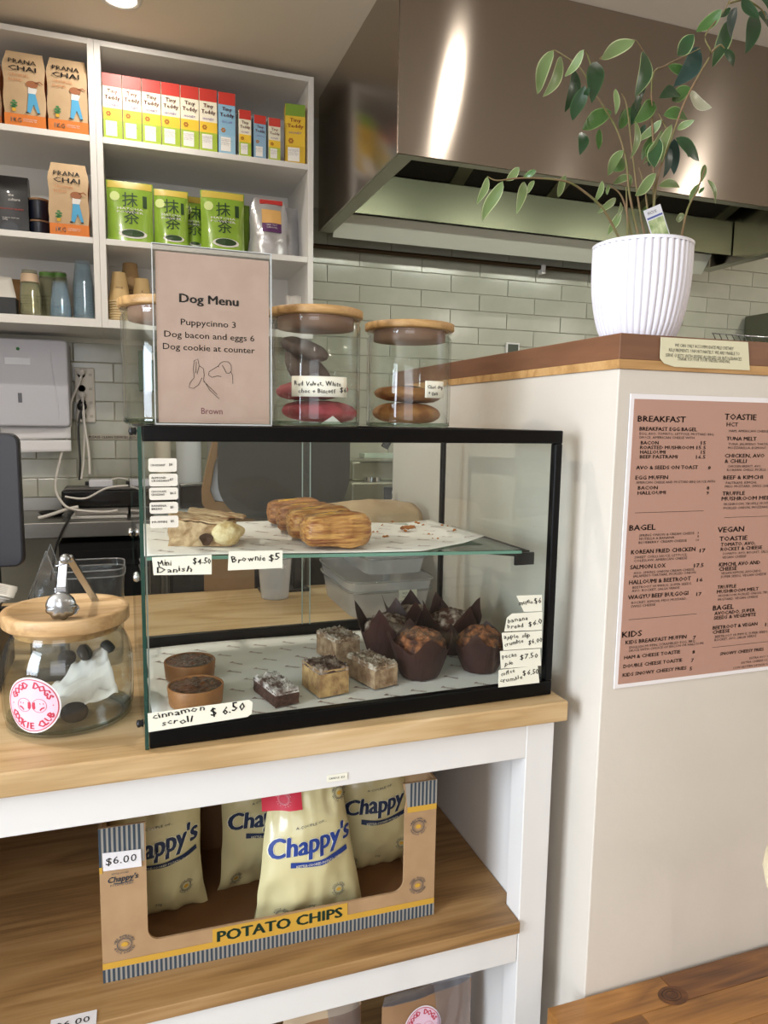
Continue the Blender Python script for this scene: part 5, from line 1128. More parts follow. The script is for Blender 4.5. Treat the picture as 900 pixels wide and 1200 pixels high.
# power board with plug and cords
p0 = at(89, 495, Y=3.09); p1 = at(110, 431, Y=3.09)
pb = thing('power_outlet', 'white four-socket wall power outlet panel on the tiles', 'power outlet', (p0.x, 3.098, p0.z)); w_, h_ = p1.x-p0.x, p1.z-p0.z
MB().box(0, w_, 0, .014, 0, h_).build('face_plate', mat('outlet_white', '#d8d2c6', .4), pb, bevel=.004)
for k in range(4):
    zc = h_*(.12+.25*k)
    MB().lathe([(0, 0), (.013, 0), (.014, .003)], n=20, M=Matrix.Translation((w_*.35, -.0, zc)) @ Matrix.Rotation(pi/2, 4, 'X')).build('socket', mat('outlet_white', '#d8d2c6', .4), pb)
    MB().box(w_*.72, w_*.88, -.004, 0, zc-.005, zc+.005).build('switch', mat('switch_grey', '#bdb6aa', .4), pb, bevel=.001)
WC = mat('white_cable', '#d9d5cf', .45); BC = mat('black_cable', '#151515', .4)
def cord(pts, Y, r, mm, lab, plug=None):
    P_ = [at(a, b, Y=(Y if not isinstance(Y, (list, tuple)) else Y[i])) for i, (a, b) in enumerate(pts)]; o = P_[0]
    t = thing('extension_cord', lab, 'cord', o, group='cords by the wall outlet')
    m = MB(); m.tube([p-o for p in P_], r, 8, smooth_path=6); m.build('cable', mm, t)
    if plug: MB().lathe([(0, -.020), (plug*.8, -.019), (plug, -.010), (plug, .006), (0, .008)], n=18, M=Matrix.Rotation(pi/2, 4, 'X')).build('plug', mm, t)
    return t
cord([(95, 436), (94, 446), (84, 470), (82, 500), (70, 540), (65, 570), (72, 588), (86, 597), (120, 600), (138, 598)], [3.075, 3.07, 3.06, 3.05, 3.0, 2.9, 2.8, 2.76, 2.75, 2.75], .0045, WC, 'white cord looping from the top socket down past the dispenser', .013)
cord([(96, 463), (98, 490), (104, 530), (105, 556)], [3.075, 3.06, 3.0, 2.95], .0045, WC, 'white cord hanging straight from the middle socket to the adaptor', .013)
cord([(97, 466), (99, 500), (98, 540), (95, 562)], [3.070, 3.05, 3.0, 2.96], .004, WC, 'second white cord hanging behind the straight one')
cord([(96, 476), (92, 500), (94, 540), (93, 562)], [3.07, 3.05, 3.0, 2.96], .004, BC, 'black cord hanging from the lowest plugged socket', .018)
cord([(76, 582), (100, 584), (125, 572), (150, 569)], 2.86, .004, WC, 'white cord running across the front of the black box')
cord([(45, 607), (60, 603), (78, 597), (92, 594)], 2.78, .006, WC, 'thick white cable end lying on the bench by the monitor')
cord([(86, 600), (78, 612), (66, 640), (60, 680)], [2.77, 2.71, 2.70, 2.70], .0035, BC, 'thin black cord hanging over the steel bench edge')
cord([(131, 562), (140, 560), (150, 562)], 2.90, .003, WC, 'thin white cord between the two adaptors')
# paper towel dispenser
a = at(0, 497, Y=2.98); b = at(82, 500, Y=2.98); c = at(80, 399, Y=2.98)
dx = .33; t = thing('towel_dispenser', 'white plastic paper towel dispenser on the tiled wall', 'dispenser', (b.x-dx, 2.98, b.z)); hh = c.z-b.z
DW = mat('dispenser_white', '#cbccd6', .35)
m = MB(); prism_xz(m, rrect(0, dx, 0, hh, .014), 0, .125); m.build('casing', DW, t, bevel=.006)
for x in (dx*.16, dx*.86):
    MB().tube([(x+.012*cos(pi*(k/10)*1.0)*(1 if x > .1 else -1)*.8, -.001, .03+(hh-.07)*k/10) for k in range(11)], .0012, 6).build('moulded_line', mat('dispenser_line', '#dfe0e8', .3), t)
MB().box(dx*.36, dx*.62, -.0015, 0, hh*.70, hh*.78).build('level_window', mat('level_window', '#d9dbe0', .2), t, bevel=.001)
MB().box(dx*.48, dx*.52, -.002, 0, hh*.27, hh*.38).build('lock', mat('lock_grey', '#5a5a5e', .4, .5), t, bevel=.002)
MB().lathe([(0, 0), (.006, .001)], n=16, M=Matrix.Translation((dx*.5, -.0012, hh*.88)) @ Matrix.Rotation(pi/2, 4, 'X')).build('green_badge', GREENP, t)
t2 = thing('paper_towel', 'white folded paper towel hanging from the dispenser slot', 'paper towel', (b.x-dx+.09, 3.02, b.z-.001)); tw = at(84, 533, Y=3.02)
for i, (z0, z1, o) in enumerate(((-.052, -.001, 0), (-.100, -.050, -.004))):
    MB().grid(lambda u, v: (u*(tw.x-(b.x-dx+.09)), o-.008*(1-v)+.003*sin(u*6), z0+(z1-z0)*v+.008*u*(1-v)), 10, 4).build('towel_fold', mat('towel_paper', '#f0f0f4', .8), t2, solid=.002)
# small green box on the wall, and taped notice strip
a = at(163, 458, Y=3.09); b = at(176, 413, Y=3.09)
t = thing('wall_box', 'small pale green box fixed on the tiles beside the dog menu', 'box', (a.x, 3.04, a.z)); MB().box(0, .07, 0, .072, 0, b.z-a.z).build('casing', mat('sage_plastic', '#6f8a76', .5), t, bevel=.002); MB().box(.02, .06, -.001, 0, (b.z-a.z)*.78, (b.z-a.z)*.97).build('label', CARDP, t)
a = at(193/1.0*0+103, 515, Y=3.11); b = at(151, 510, Y=3.11)
t = thing('notice_strip', 'narrow white notice strip with capitals taped to the tiles', 'notice', (a.x, 3.1105, a.z)); MB().box(0, b.x-a.x, -.001, 0, 0, .020).build('strip', mat('pale_tape', '#b9b2a4', .6), t); letter('PLEASE CLEAN DEVICES', .010, INK, t, (.004, -.0014, .005), width=b.x-a.x-.008, res=1, bold=.03)
# things seen through the upper case: containers, tray, stand-in carton and panel
for i, (px_, w_, h_, c_, lab) in enumerate(((182, .060, .12, '#c9bfae', 'cream plastic jug on the bench, left of the white tub'), (207, .095, .17, '#cdd0d6', 'tall white plastic tub on the bench behind price tags'), (247-4, .06, .13, '#8d8a84', 'grey container on the bench beside the white tub'))):
    x = at(px_, 560, Y=2.95).x; zz = at(px_, 553, Y=2.95).z
    t = thing('plastic_container', lab, 'container', (x+w_/2, 2.95, BZ0+.0006), group='containers on the steel bench')
    H = .33+.02*i; MB().lathe([(0, 0), (w_*.46, 0), (w_*.5, .01), (w_*.5, H-.05), (w_*.42, H-.03), (w_*.42, H)], n=28).build('body', mat('cont%d' % i, c_, .4), t)
    MB().cyl((0, 0, H+.0005), w_*.45, .02, 24).build('cap', WHITE, t)
t = thing('espresso_knocker', 'dark appliance with steel bar on the bench behind the case', 'appliance', (at(212, 580, Y=2.82).x, 2.80, BZ0+.0006)); MB().box(0, .17, 0, .12, 0, .115).build('body', BLACKP, t, bevel=.006); MB().tube([(.0, -.012, .118), (.08, -.014, .125), (.15, -.012, .125)], .006, 8).build('steel_bar', CHROME, t)
t = thing('steel_tray', 'pale steel tray edge on the bench behind torn pastry', 'tray', (at(180, 600, Y=2.74).x, 2.73, BZ0+.0006)); MB().box(0, .28, 0, .06, 0, .03).build('tray_body', mat('tray_steel', '#b5bcbd', .3, .6), t, bevel=.004)
# added carton and dark panel, standing in for shapes in the case glass
yc = 1.88
f_ = lambda a, b: (lambda p: (p.x, p.z))(at(a, b, Y=yc))
t = thing('torn_carton', 'torn brown cardboard carton shape with white lining behind the case', 'carton', (f_(240, 600)[0], yc, CT+.0006)); o = t.location
tp_ = [f_(a, b) for a, b in ((251, 512), (263, 512), (251, 545), (246, 575), (252, 588), (284, 592), (280, 606), (246, 604), (238, 592), (237, 575), (243, 545))]
filled([(x-o.x, z-o.z) for x, z in tp_], 0, .03, 'cardboard_rim', mat('carton_brown', '#8f7150', .8), t)
tp_ = [f_(a, b) for a, b in ((262, 512), (300, 512), (300, 592), (284, 591), (252, 587), (247, 575), (252, 545))]
filled([(x-o.x, z-o.z) for x, z in tp_], .012, .02, 'white_lining', mat('white_lining', '#c8ccd6', .8), t)
MB().box(.0, .13, .031, .05, 0, f_(250, 604)[1]-o.z).build('carton_base', mat('carton_brown', '#8f7150', .8), t)
yb = 1.845
t = thing('dark_shape_panel', 'large charcoal panel standing in for a rounded dark shape in the case glass', 'board', (at(333, 600, Y=yb).x, yb, CT+.0006)); o = t.location
L0, R0, B0, T0 = at(257, 550, Y=yb).x-o.x, at(410, 550, Y=yb).x-o.x, at(330, 607, Y=yb).z-o.z, 1.335-o.z
pl = [(L0, T0), (L0-.003, T0-.07)]
for k in range(9): a = pi+pi/2*k/8; pl.append((L0+.085+.088*cos(a), B0+.095+.095*sin(a)))
for k in range(9): a = -pi/2+pi/2*k/8; pl.append((R0-.085+.085*cos(a), B0+.115+.115*sin(a)))
pl.append((R0, T0))
filled(pl, 0, .012, 'shape_panel', mat('dark_shape_panel', '#383937', .5), t)
MB().box(-.04, -.02, .013, .03, 0, T0-.02).build('stand', BLACKP, t); MB().box(.03, .05, .013, .03, 0, T0-.02).build('stand', BLACKP, t); MB().box(-.06, .07, .0, .055, 0, .006).build('stand_foot', BLACKP, t)
# steel kitchen machine on the bench at right, seen through the case
x0 = at(408, 560, Y=2.85).x; x1 = at(462, 560, Y=2.85).x
t = thing('coffee_grinder', 'small steel kitchen machine on the bench beside the partition', 'appliance', (x0, 2.80, BZ0+.0006)); w_ = x1-x0+.05
KS = mat('machine_steel', '#a3a493', .3, .8)
MB().box(0, w_, 0, .22, 0, .12).build('body', KS, t, bevel=.008); MB().box(.02, w_, .06, .2, .1205, .20).build('upper_body', KS, t, bevel=.008)
MB().cyl((.10, .04, .1205), .035, .018, 24).build('dial_plate', CHROME, t); 
MB().box(w_*.55, w_*.98, -.006, 0, .01, .10).build('control_panel', BLACKP, t, bevel=.002)
for zz in (.075, .045): MB().lathe([(0, .004), (.011, .003), (.012, 0)], n=18, M=Matrix.Translation((w_*.72, -.006, zz)) @ Matrix.Rotation(pi/2, 4, 'X')).build('knob', CHROME, t)
MB().box(.06, w_+.02, .02, .10, .215, .235).build('light_bar', mat('pale_bar', '#b9cbb8', .3), t, bevel=.003)
MB().tube([(w_*.55, .0, .26), (w_*.78, .0, .36)], .016, 12).build('spout', BLACKP, t)
# ================================================================== ON THE PARTITION
PC_ = Vector((.842, 1.085, 1.489)); PR = .083; PH = at(755, 281, Y=1.05).z-1.489
t = thing('plant_pot', 'white ribbed ceramic pot standing on the brown partition cap', 'pot', PC_)
def ribf(a, z): return 1-.020*(1-abs(cos(a*28)))**1.0
prof = sm([(0, 0), (.052, 0), (.058, .005), (.071, .035), (.080, .080), (.083, .12), (.0832, PH-.006)], 5)
MB().lathe(prof, n=336, rf=lambda a, z: (1-.055*(1-abs(cos(a*21)))**1.6) if .004 < z else 1).build('ribbed_wall', mat('white_ceramic', '#e3e0e6', .45), t)
MB().lathe([(.0832, PH-.006), (.084, PH-.001), (.0815, PH), (.078, PH-.002), (.076, PH-.02), (0, PH-.02)], n=72).build('rim', mat('white_ceramic', '#e3e0e6', .45), t)
MB().grid(lambda u, v: (.075*u*cos(2*pi*v), .075*u*sin(2*pi*v), PH-.018+.003*noise.noise((u*5*cos(2*pi*v), u*5*sin(2*pi*v), 0))), 8, 32).build('soil', mat('soil', '#2e231b', .95), t)
pt = thing('weeping_fig', 'tall variegated fig plant with drooping leaves in white ribbed pot', 'plant', PC_+Vector((0, 0, PH-.02)))
PO = pt.location.copy(); PYb = 1.085
Z_ = 2.647
def pp(a, b, y): return at(560+a/Z_, b/Z_, Y=y)-PO
STM = mat('twig', '#7d5f45', .7, col2='#6b6a3a', nscale=30)
stems = [[(440, 742), (390, 650), (330, 595), (275, 563), (190, 553), (120, 553), (60, 560), (30, 548)], [(500, 742), (470, 600), (460, 500), (430, 400), (370, 300), (320, 215), (262, 170), (235, 155)], [(520, 742), (500, 640), (480, 480), (462, 330), (445, 290)],
         [(540, 742), (555, 560), (600, 430), (640, 320), (690, 225), (722, 165), (705, 110), (760, 40), (790, -20)], [(545, 742), (545, 500), (540, 250), (580, 205), (640, 175), (690, 150)], [(630, 742), (650, 650), (680, 590), (705, 520)],
         [(365, 290), (355, 220), (340, 170), (330, 155)], [(380, 182), (440, 140), (486, 125), (515, 162)], [(480, 742), (460, 650), (440, 600), (405, 575)], [(535, 742), (520, 600), (500, 520)], [(465, 742), (462, 640), (460, 580)], [(780, 10), (830, 0), (880, 30), (895, 60)], [(722, 165), (750, 140), (765, 150)], [(640, 320), (655, 290)], [(600, 430), (575, 380), (560, 350)]]
for i, s_ in enumerate(stems):
    y = PYb+(-.05+.1*((i*37) % 10)/10)*.5
    y0 = PYb
    P_ = [pp(a, b, y0+(y-y0)*min(1, k/3)-(.0)) for k, (a, b) in enumerate(s_)]
    MB().tube(P_, (lambda L: (lambda u: .0022*(1-.6*u)))(0), 6, smooth_path=4).build('stem', STM, pt)
leaves = """235,155,180,290,v 262,180,200,300,v 330,155,270,240,v 300,215,272,350,d 330,265,295,375,d 365,190,350,320,d 415,345,322,398,g 428,275,425,357,v 380,400,375,465,g 515,160,490,305,m 520,255,505,320,d 495,310,475,390,d 486,125,380,180,v
550,320,480,380,g 475,335,440,400,g 490,375,475,495,v 570,370,498,442,v 570,400,513,510,v 600,385,568,505,v 590,440,573,552,b 612,430,608,542,b 575,355,650,368,g 618,402,672,370,v 612,430,687,500,d 578,425,528,515,m 590,205,657,240,g
672,108,618,172,m 690,150,608,272,b 757,30,678,102,g 770,65,728,212,m 802,20,785,125,b 862,45,826,165,d 822,-10,872,62,d 880,-10,902,30,d 785,25,750,55,d 868,40,902,82,d 655,290,727,335,p 625,292,560,302,d 660,272,600,310,g 765,150,792,207,d
705,510,695,565,v 712,558,738,632,v 683,570,658,628,v 702,580,682,602,g 452,465,400,542,v 455,500,418,530,g 130,520,88,562,v 30,548,-2,636,v 75,560,15,687,v 142,562,118,664,v 175,560,153,600,v 182,530,138,552,g 275,545,248,612,v 387,560,362,632,v
405,573,402,605,v 428,612,370,662,v 478,545,418,568,v 478,548,455,592,v 555,540,488,608,v 560,575,627,578,v 442,655,406,730,v 442,625,430,680,v 463,665,477,712,v 525,640,505,662,g 642,668,614,682,v 325,410,318,482,d 545,415,510,500,g 602,455,560,492,g
540,440,530,505,g 520,385,500,430,d 505,300,490,345,d 555,330,520,345,g 450,340,438,400,g 630,440,655,490,d 560,430,545,520,m 345,270,330,310,d"""
LM = {'v': ('#6f8450', '#b3bb8c'), 'g': ('#44682f', '#7d9458'), 'd': ('#1b3a1c', '#2f5228'), 'm': ('#274a26', '#97a674'), 'b': ('#22413a', '#35524a'), 'p': ('#b9bba0', '#d2d2c0')}
for i, tok in enumerate(leaves.split()):
    a, b, c_, d, k = tok.split(','); a, b, c_, d = map(float, (a, b, c_, d))
    y = PYb+random.uniform(-.05, .05); p0 = pp(a, b, y); p1 = pp(c_, d, y+random.uniform(-.018, .018))
    ax_ = p1-p0; L_ = ax_.length; dr_ = ax_.normalized(); side = dr_.cross(Vector((random.uniform(-.5, .5), -1, random.uniform(-.2, .2)))).normalized(); nrm = side.cross(dr_)
    wd = L_*(.155 if k in 'v' and L_ > .035 else .215)
    c1, c2 = LM[k]; m1 = mat('leaf_'+k, c1, .35, coat=.2); m2 = mat('leaf_edge_'+k, c2, .4)
    m = MB(); NU, NV = 10 if k != 'v' else 8, 10
    def lf(u, v):
        e = 2*u-1; e = (abs(e)**.6)*(1 if e > 0 else -1); wv = wd*(sin(pi*v**.85))**.8*(1-.15*v); curl = .10*L_*sin(pi*v)*(1 if i % 2 else -1)+.12*abs(e)*wv
        return tuple(p0+dr_*(L_*v)+side*(e*wv)+nrm*(curl)+side*(.03*L_*sin(v*5+i)))
    v = [lf(q/NU, s_/NV) for s_ in range(NV+1) for q in range(NU+1)]
    for s_ in range(NV):
        for q in range(NU):
            edge = q in (0, NU-1)
            m.f.append([s_*(NU+1)+q, s_*(NU+1)+q+1, (s_+1)*(NU+1)+q+1, (s_+1)*(NU+1)+q]); m.m.append(1 if edge else 0); m.sm.append(True)
    m.v = v; m.build('leaf', [m1, m2], pt)
a = at(757, 234, Y=1.04); b = at(797, 277, Y=1.04)
t = thing('plant_tag', 'tilted plastic plant care tag with a photo in the pot', 'plant tag', (at(778, 280, Y=1.045).x, 1.045, 1.489+PH-.018), rot=(-.05, -.42, 0))
MB().box(-.012, .024, 0, .0006, .0, .075).build('card', mat('tag_white', '#d9d9de', .35), t); MB().box(-.010, .022, -.0004, 0, .016, .056).build('tag_picture', mat('tag_green', '#6f8a4c', .4, col2='#c9d2a4', nscale=60), t)
MB().box(-.010, .022, -.0004, 0, .058, .061).build('tag_stripe', mat('tag_blue', '#4a5a9a', .4), t); letter('FICUS', .005, INK, t, (-.006, -.0006, .065), width=.018, res=1)
# notice on the cap
def px_front(a, b, y=PY-.004): p = at(a, b, Y=y); return p.x, p.z
o = px_front(777, 429); 
t = thing('allergy_notice', 'cream curled allergy notice stuck on the brown partition cap', 'notice', (o[0], PY-.0048, o[1]))
L_ = [px_front(a, b) for a, b in ((790, 430), (878, 434), (876, 401), (774, 395), (773, 420), (778, 426))]
m = MB(); prism_xz(m, [(x-o[0], z-o[1]) for x, z in L_][::-1], -.0004, .0004); m.build('card', mat('cream_card2', '#d6cfae', .7), t)
for k, (s, xa, xb, yb) in enumerate((('WE CAN ONLY ACCOMMODATE MILD DIETARY', 790, 859, 406), ('REQUIREMENTS. UNFORTUNATELY, WE ARE UNABLE TO', 783, 866, 411.5), ('SERVE GUESTS WITH SEVERE ALLERGIES OR INTOLERANCES.', 779, 869, 417.5), ('THANK YOU FOR YOUR UNDERSTANDING.', 793, 855, 422))):
    p = px_front(xa, yb); e = px_front(xb, yb); letter(s, .0052, INK, t, (p[0]-o[0], -.0008, p[1]-o[1]-.0005), width=e[0]-p[0], res=1)
# menu poster
MY = PY-.003
def pm(a, b): p = at(a, b, Y=MY); return p.x, p.z
o = pm(721, 806); tl = pm(745, 462)
PW_, PH_ = .46, tl[1]-o[1]
t = thing('menu_poster', 'pink cafe menu poster with white border on the cream partition', 'menu', (tl[0]-.004, MY, o[1]))
ox, oz = tl[0]-.004, o[1]
MB().box(-.005, PW_, 0, .002, -.002, PH_+.001).build('border', mat('poster_white', '#e6e0df', .4), t, bevel=.0006)
MB().box(.002, PW_-.008, -.0004, 0, .005, PH_-.007).build('pink_field', mat('poster_pink', '#b08877', .45), t)
k_ = 4.737
MT = [(0, 175, 540, 34, 'BREAKFAST', 440, 1), (0, 185, 590, 22, 'BREAKFAST EGG BAGEL', 503, 1), (0, 185, 613, 14, 'EGG, AVO, TOMATO, LETTUCE, MUSTARD BBQ', 598, 0), (0, 183, 634, 14, 'SAUCE, AMERICAN CHEESE WITH', 490, 0),
 (0, 192, 667, 20, 'BACON', 290, 1), (0, 525, 668, 20, '15', 553, 1), (0, 188, 693, 20, 'ROASTED MUSHROOM', 484, 1), (0, 501, 694, 20, '15.5', 552, 1), (0, 188, 719, 20, 'HALLOUMI', 328, 1), (0, 525, 720, 20, '15', 550, 1), (0, 186, 745, 20, 'BEEF PASTRAMI', 395, 1), (0, 498, 746, 20, '16.5', 550, 1),
 (0, 166, 806, 22, 'AVO & SEEDS ON TOAST', 508, 1), (0, 565, 806, 20, '8', 579, 1), (0, 162, 862, 22, 'EGG MUFFIN', 342, 1), (0, 165, 885, 14, 'AMERICAN CHEESE AND MUSTARD BBQ SAUCE WITH', 603, 0), (0, 176, 918, 20, 'BACON', 285, 1), (0, 557, 918, 20, '8', 571, 1), (0, 174, 946, 20, 'HALLOUMI', 329, 1), (0, 555, 946, 20, '9', 569, 1),
 (0, 657, 529, 34, 'TOASTIE', 832, 1), (0, 668, 566, 22, 'HCT', 731, 1), (0, 680, 598, 14, 'HAM, AMERICAN CHEESE', 900, 0), (0, 667, 645, 22, 'TUNA MELT', 833, 1), (0, 677, 671, 14, 'TUNA, JALAPENO TARTARE,', 920, 0), (0, 676, 692, 14, 'MOZZARELLA, EGMONT, S', 905, 0), (0, 657, 740, 22, 'CHICKEN, AVO', 878, 1), (0, 657, 770, 22, '& CHILLI', 778, 1),
 (0, 673, 795, 14, 'CHICKEN BREAST, AVO,', 860, 0), (0, 670, 815, 14, 'KOREAN CHILLI, PICKLE, L', 905, 0), (0, 650, 861, 22, 'BEEF & KIMCHI', 868, 1), (0, 664, 887, 14, 'PASTRAMI, KIMCHI,', 835, 0), (0, 658, 907, 14, 'MISO MUSTARD, SWISS CHEESE', 930, 0), (0, 644, 950, 22, 'TRUFFLE', 768, 1), (0, 640, 979, 22, 'MUSHROOM MELT', 925, 1), (0, 652, 1006, 14, 'MUSHROOM, TRUFFLE MUSTARD', 935, 0), (0, 650, 1027, 14, 'PICKLED ONION, MOZZARELLA', 925, 0),
 (1, 128, 151, 32, 'BAGEL', 273, 1), (1, 183, 184, 14, 'SPRING ONION & CREAM CHEESE   9', 513, 0), (1, 183, 203, 14, 'NUTELLA & BANANA                       8', 513, 0), (1, 180, 224, 14, 'BLUEBERRY CREAM CHEESE        10', 513, 0), (1, 138, 282, 24, 'KOREAN FRIED CHICKEN', 492, 1), (1, 519, 272, 22, '17', 549, 1), (1, 157, 306, 14, 'SWEET CHILLI SAUCE, LETTUCE,', 448, 0), (1, 155, 325, 14, 'COLESLAW, AMERICAN CHEESE', 447, 0),
 (1, 133, 366, 24, 'SALMON LOX', 328, 1), (1, 487, 355, 22, '17.5', 540, 1), (1, 152, 393, 14, 'AVO, SPRING ONION CREAM CHEESE,', 490, 0), (1, 149, 411, 14, 'JALAPENO TARTARE, PICKLED ONION', 495, 0), (1, 127, 450, 24, 'HALLOUMI & BEETROOT', 467, 1), (1, 503, 434, 20, '16', 535, 1), (1, 146, 473, 14, 'BEETROOT HUMMUS, SUPER SEEDS,', 473, 0), (1, 142, 492, 14, 'AVO, ROCKET, SALSA VERDE', 405, 0), (1, 121, 533, 24, 'WAGYU BEEF BULGOGI', 452, 1), (1, 500, 513, 20, '17', 527, 1), (1, 140, 558, 14, 'ROCKET, KIMCHI, MISO MUSTARD,', 445, 0), (1, 136, 578, 14, 'SWISS CHEESE', 272, 0),
 (1, 88, 745, 34, 'KIDS', 196, 1), (1, 107, 782, 22, 'KIDS BREAKFAST MUFFIN', 442, 1), (1, 482, 754, 20, '7', 496, 1), (1, 128, 806, 14, 'ENGLISH MUFFIN, SCRAMBLED EGG, BBQ', 490, 0), (1, 125, 824, 14, 'SAUCE WITH CHOICE OF BACON OR HALLOUMI', 535, 0), (1, 100, 865, 20, 'HAM & CHEESE TOASTIE', 408, 1), (1, 477, 834, 20, '8', 492, 1), (1, 95, 914, 20, 'DOUBLE CHEESE TOASTIE', 418, 1), (1, 471, 880, 20, '7', 484, 1), (1, 91, 962, 20, 'KIDS SNOWY CHEESY FRIES', 441, 1), (1, 463, 926, 20, '5', 477, 1),
 (1, 618, 161, 30, 'VEGAN', 763, 1), (1, 628, 209, 26, 'TOASTIE', 782, 1), (1, 635, 238, 20, 'TOMATO, AVO,', 826, 1), (1, 635, 264, 20, 'ROCKET & CHEESE', 863, 1), (1, 645, 286, 14, 'TOMATO, AVO, ROCKET, SALSA', 905, 0), (1, 643, 306, 14, 'VEGAN CHEESE', 775, 0), (1, 626, 350, 22, 'KIMCHI, AVO AND', 852, 1), (1, 625, 375, 22, 'CHEESE', 723, 1), (1, 637, 394, 14, 'VEGAN KIMCHI, AVOCADO,', 860, 0), (1, 635, 414, 14, 'SUPER SEEDS, VEGAN CHEESE', 886, 0), (1, 616, 474, 20, 'TRUFFLE', 720, 1), (1, 614, 500, 20, 'MUSHROOM MELT', 843, 1), (1, 622, 520, 14, 'MUSHROOM, PICKLED ONION, TRUFFLE', 930, 0), (1, 620, 540, 14, 'MUSTARD, VEGAN CHEESE', 840, 0),
 (1, 592, 594, 28, 'BAGEL', 706, 1), (1, 600, 620, 20, 'AVOCADO, SUPER', 823, 1), (1, 597, 645, 20, 'SEEDS & VEGEMITE', 828, 1), (1, 591, 700, 20, 'BEETROOT & VEGAN', 836, 1), (1, 882, 682, 20, '15', 910, 1), (1, 590, 724, 20, 'CHEESE', 684, 1), (1, 604, 746, 14, 'BEETROOT HUMMUS, SUPER SEEDS,', 895, 0), (1, 601, 764, 14, 'ROCKET, AVO, SALSA VERDE', 830, 0), (1, 632, 843, 18, 'SNOWY CHEESY FRIES', 871, 1), (1, 795, 864, 12, 'EXTRA AVO +3', 905, 0), (1, 750, 890, 12, 'EXTRA CHEESE +1.5', 905, 0), (1, 705, 918, 12, 'LOW GLUTEN OPTION +2', 900, 0)]
for (w0, x, y, hz, s, x2, b) in MT:
    offy = 380 if w0 == 0 else 590
    cvt = lambda a_, b_: pm(710+a_/k_, offy+b_/k_)
    p = cvt(x, y); rot_dy = (x2-x)*(-.0)  # lines run level on the real poster
    e = pm(710+x2/k_, offy+y/k_); sz = cvt(x, y-hz)[1]-p[1]
    letter(s, sz, INK, t, (p[0]-ox, -.0009, p[1]-oz), width=e[0]-p[0], bold=.03 if b else 0, res=1)
for (w0, x, y, x2) in ((0, 0, 0, 0), (1, 160, 52, 540), (1, 655, 78, 900), (1, 125, 645, 500), (1, 588, 799, 900)):
    if not w0: continue
    p = pm(710+x/k_, 590+y/k_); e = pm(710+x2/k_, 590+y/k_); flat([line2d([(p[0]-ox, p[1]-oz), (e[0]-ox, p[1]-oz)], .0006)], INK, t, lambda a_, b_: (a_, -.0009, b_), 'rule_line')
# ================================================================== RIGHT FRONT: BENCH SEAT AND CHAIR
TZ2 = .395
t = thing('wooden_bench', 'warm brown acacia bench with a dark knot, at bottom right', 'bench', (.62, .925, 0))
c0, c1_ = at(644, 1185, Z=TZ2), at(900, 1109, Z=TZ2)
AC = [wood('acacia_a', '#a8743a', '#94632c', '#764c20', 'X', rough=.32, scale=1.0, coat=.3), wood('acacia_b', '#7c4e22', '#693f1a', '#522f12', 'X', rough=.32, scale=1.3, coat=.3), wood('acacia_c', '#96632c', '#845524', '#6b431b', 'X', rough=.32, scale=.9, coat=.3)]
xL = c0.x; yB = .933; rows_ = [(.0, .058), (.0585, .120), (.1205, .185), (.1855, .25), (.2505, .32)]
cuts = [[0, .225, .60, 1.2], [0, .14, .50, 1.2], [0, .30, .75, 1.2], [0, .2, .6, 1.2], [0, .4, .8, 1.2]]
ci = [[0, 1, 2], [2, 0, 1], [0, 2, 0], [1, 0, 2], [0, 1, 2]]
for r, (a, b) in enumerate(rows_):
    for k in range(3):
        MB().box(xL+cuts[r][k]+.0003, xL+cuts[r][k+1], yB-b, yB-a, TZ2-.03, TZ2).build('plank', AC[ci[r][k]], t, bevel=.0008, world=True)
kp = at(787, 1166, Z=TZ2)
knm = mat('wood_knot', '#4a2a12', .4, col2='#6a3f1c', nscale=60)
m = MB(); m.lathe([(0, .0004), (.015, .0004), (.020, .0002)], n=28, rf=lambda a, z: 1+.10*cos(a+1)); m.v = [(x*1.35+kp.x, y+kp.y, z+TZ2) for x, y, z in m.v]; m.build('knot', knm, t, world=True)
m = MB()
for k, rr_ in enumerate((.008, .0125)): m.tube([(kp.x+1.35*rr_*cos(2*pi*q/24), kp.y+rr_*sin(2*pi*q/24), TZ2+.0004) for q in range(25)], .0006, 4)
tag(m.build('knot_rings', mat('knot_dark', '#2e190b', .5), t, world=True), kind='stuff')
for (x, y) in ((xL+.05, yB-.05), (xL+1.12, yB-.05), (xL+.05, yB-.28), (xL+1.12, yB-.28)): MB().box(x, x+.045, y-.02, y+.02, 0, TZ2-.0305).build('leg', AC[1], t, bevel=.002, world=True)
# chair at the far right, only its rounded back touches the picture
q = at(900, 1021, Y=.56); rt = q.x/.56; y0c = .46; x0c = max(rt*(y0c+.16*sin(radians(k)))+.212*cos(radians(k)) for k in range(0, 91, 5)); cp = Vector((x0c-.20, y0c, q.z))
t = thing('cream_chair', 'cream chair at right edge, only its rounded back rail showing', 'chair', (cp.x+.20, cp.y, 0))
CW_ = mat('cream_wood', '#ddcfae', .5)
pts = [(-.20+.0, .16-.20*0, cp.z)]
arc = [(-.20*cos(a_), .16*sin(a_)-.0, cp.z) for a_ in [radians(q) for q in range(-10, 191, 10)]]
MB().tube(arc, .012, 12).build('back_rail', CW_, t)
for a_ in (85, 150): MB().tube([(-.20*cos(radians(a_)), .16*sin(radians(a_)), .44), (-.20*cos(radians(a_)), .16*sin(radians(a_)), cp.z)], .010, 10).build('back_post', CW_, t)
MB().lathe([(0, .42), (.19, .42), (.195, .43), (.19, .445), (0, .445)], n=36).build('seat', CW_, t)
for q in range(4): a_ = radians(45+90*q); MB().tube([(.16*cos(a_), .14*sin(a_), .42), (.19*cos(a_), .17*sin(a_), 0)], .012, 10).build('leg', CW_, t)
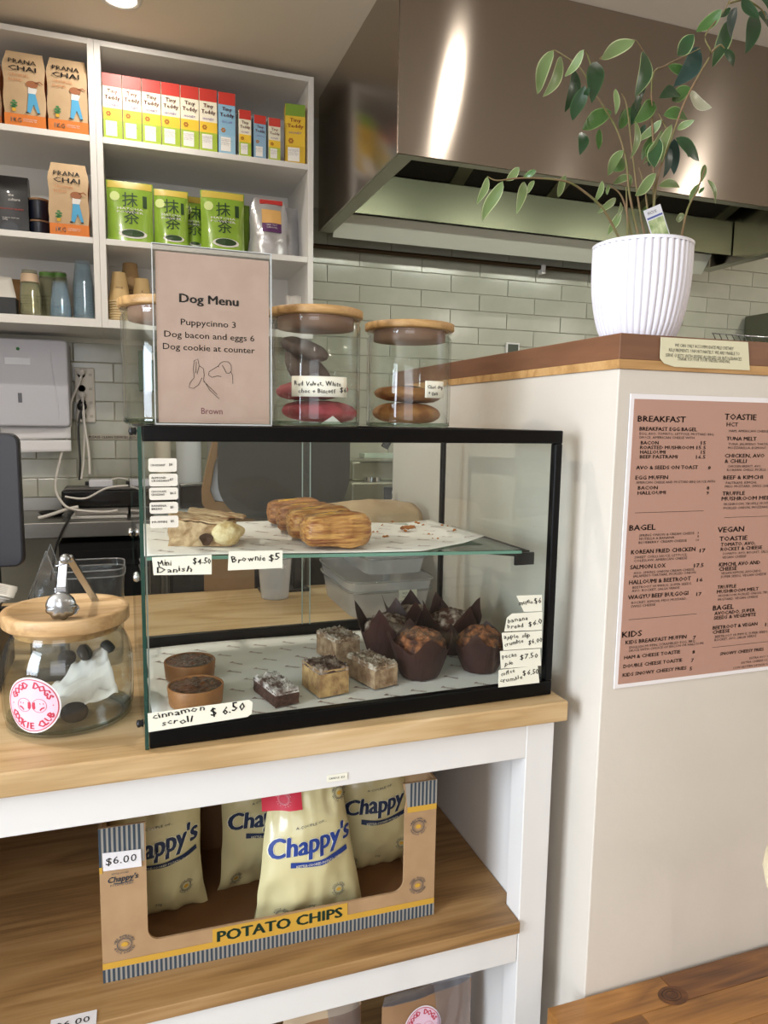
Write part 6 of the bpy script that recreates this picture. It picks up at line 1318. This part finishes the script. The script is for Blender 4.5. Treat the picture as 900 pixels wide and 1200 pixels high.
# kitchen glimpsed over the cap at right
x0 = at(873, 370, Y=3.10).x
t = thing('oven', 'grey steel oven seen above the partition cap at right', 'oven', (x0, 2.70, 0)); ztop = at(885, 352, Y=2.7).z
MB().box(0, 1.0, 0, .40, 0, ztop).build('body', mat('oven_steel', '#6c6d5c', .35, .8), t, bevel=.006)
MB().tube([(.02, -.03, ztop+.02), (.6, -.03, ztop+.02)], .009, 10).build('handle', BLACKP, t); MB().tube([(.02, -.03, ztop+.02), (.02, .02, ztop-.001)], .009, 8).build('handle_post', BLACKP, t)
a = at(838, 391, Y=1.6); b = at(872, 391, Y=1.6)
t = thing('wire_rack', 'small steel wire rack behind the partition beside the notice', 'rack', (a.x, 2.3, 0)); a = at(833, 396, Y=2.3); b = at(900, 396, Y=2.3); zt = at(845, 389, Y=2.3).z
t.location = (a.x, 2.3, zt-.04)
for k in range(9): MB().tube([(.03+(b.x-a.x)*k/9, 0, 0), (.055+(b.x-a.x)*k/9, .05, .04)], .002, 6).build('wire', TNG, t)
MB().tube([(.05, .05, .04), (b.x-a.x+.06, .05, .04)], .0025, 6).build('wire', TNG, t); MB().tube([(.02, 0, 0), (b.x-a.x+.04, 0, 0)], .0025, 6).build('wire', TNG, t)
t = thing('prep_table', 'steel prep table holding the wire rack behind the partition', 'table', (a.x-.05, 2.20, 0)); MB().box(0, .6, 0, .3, zt-.075, zt-.043).build('table_top', BS, t)
for (x, y) in ((.02, .02), (.56, .02), (.02, .26), (.56, .26)): MB().box(x, x+.03, y, y+.03, 0, zt-.0755).build('leg', BS, t)
a = at(593, 413, Y=3.10); b = at(609, 402, Y=3.10)
t = thing('wall_switch', 'small white framed switch on the sage tiles behind partition', 'switch', (a.x, 3.098, a.z-.015)); MB().box(0, b.x-a.x, 0, .012, 0, b.z-a.z+.015).build('frame', WHITE, t, bevel=.002); MB().box(.008, b.x-a.x-.008, -.001, 0, .008, b.z-a.z+.007).build('dark_face', mat('dark_green_face', '#2c3a2a', .3), t)
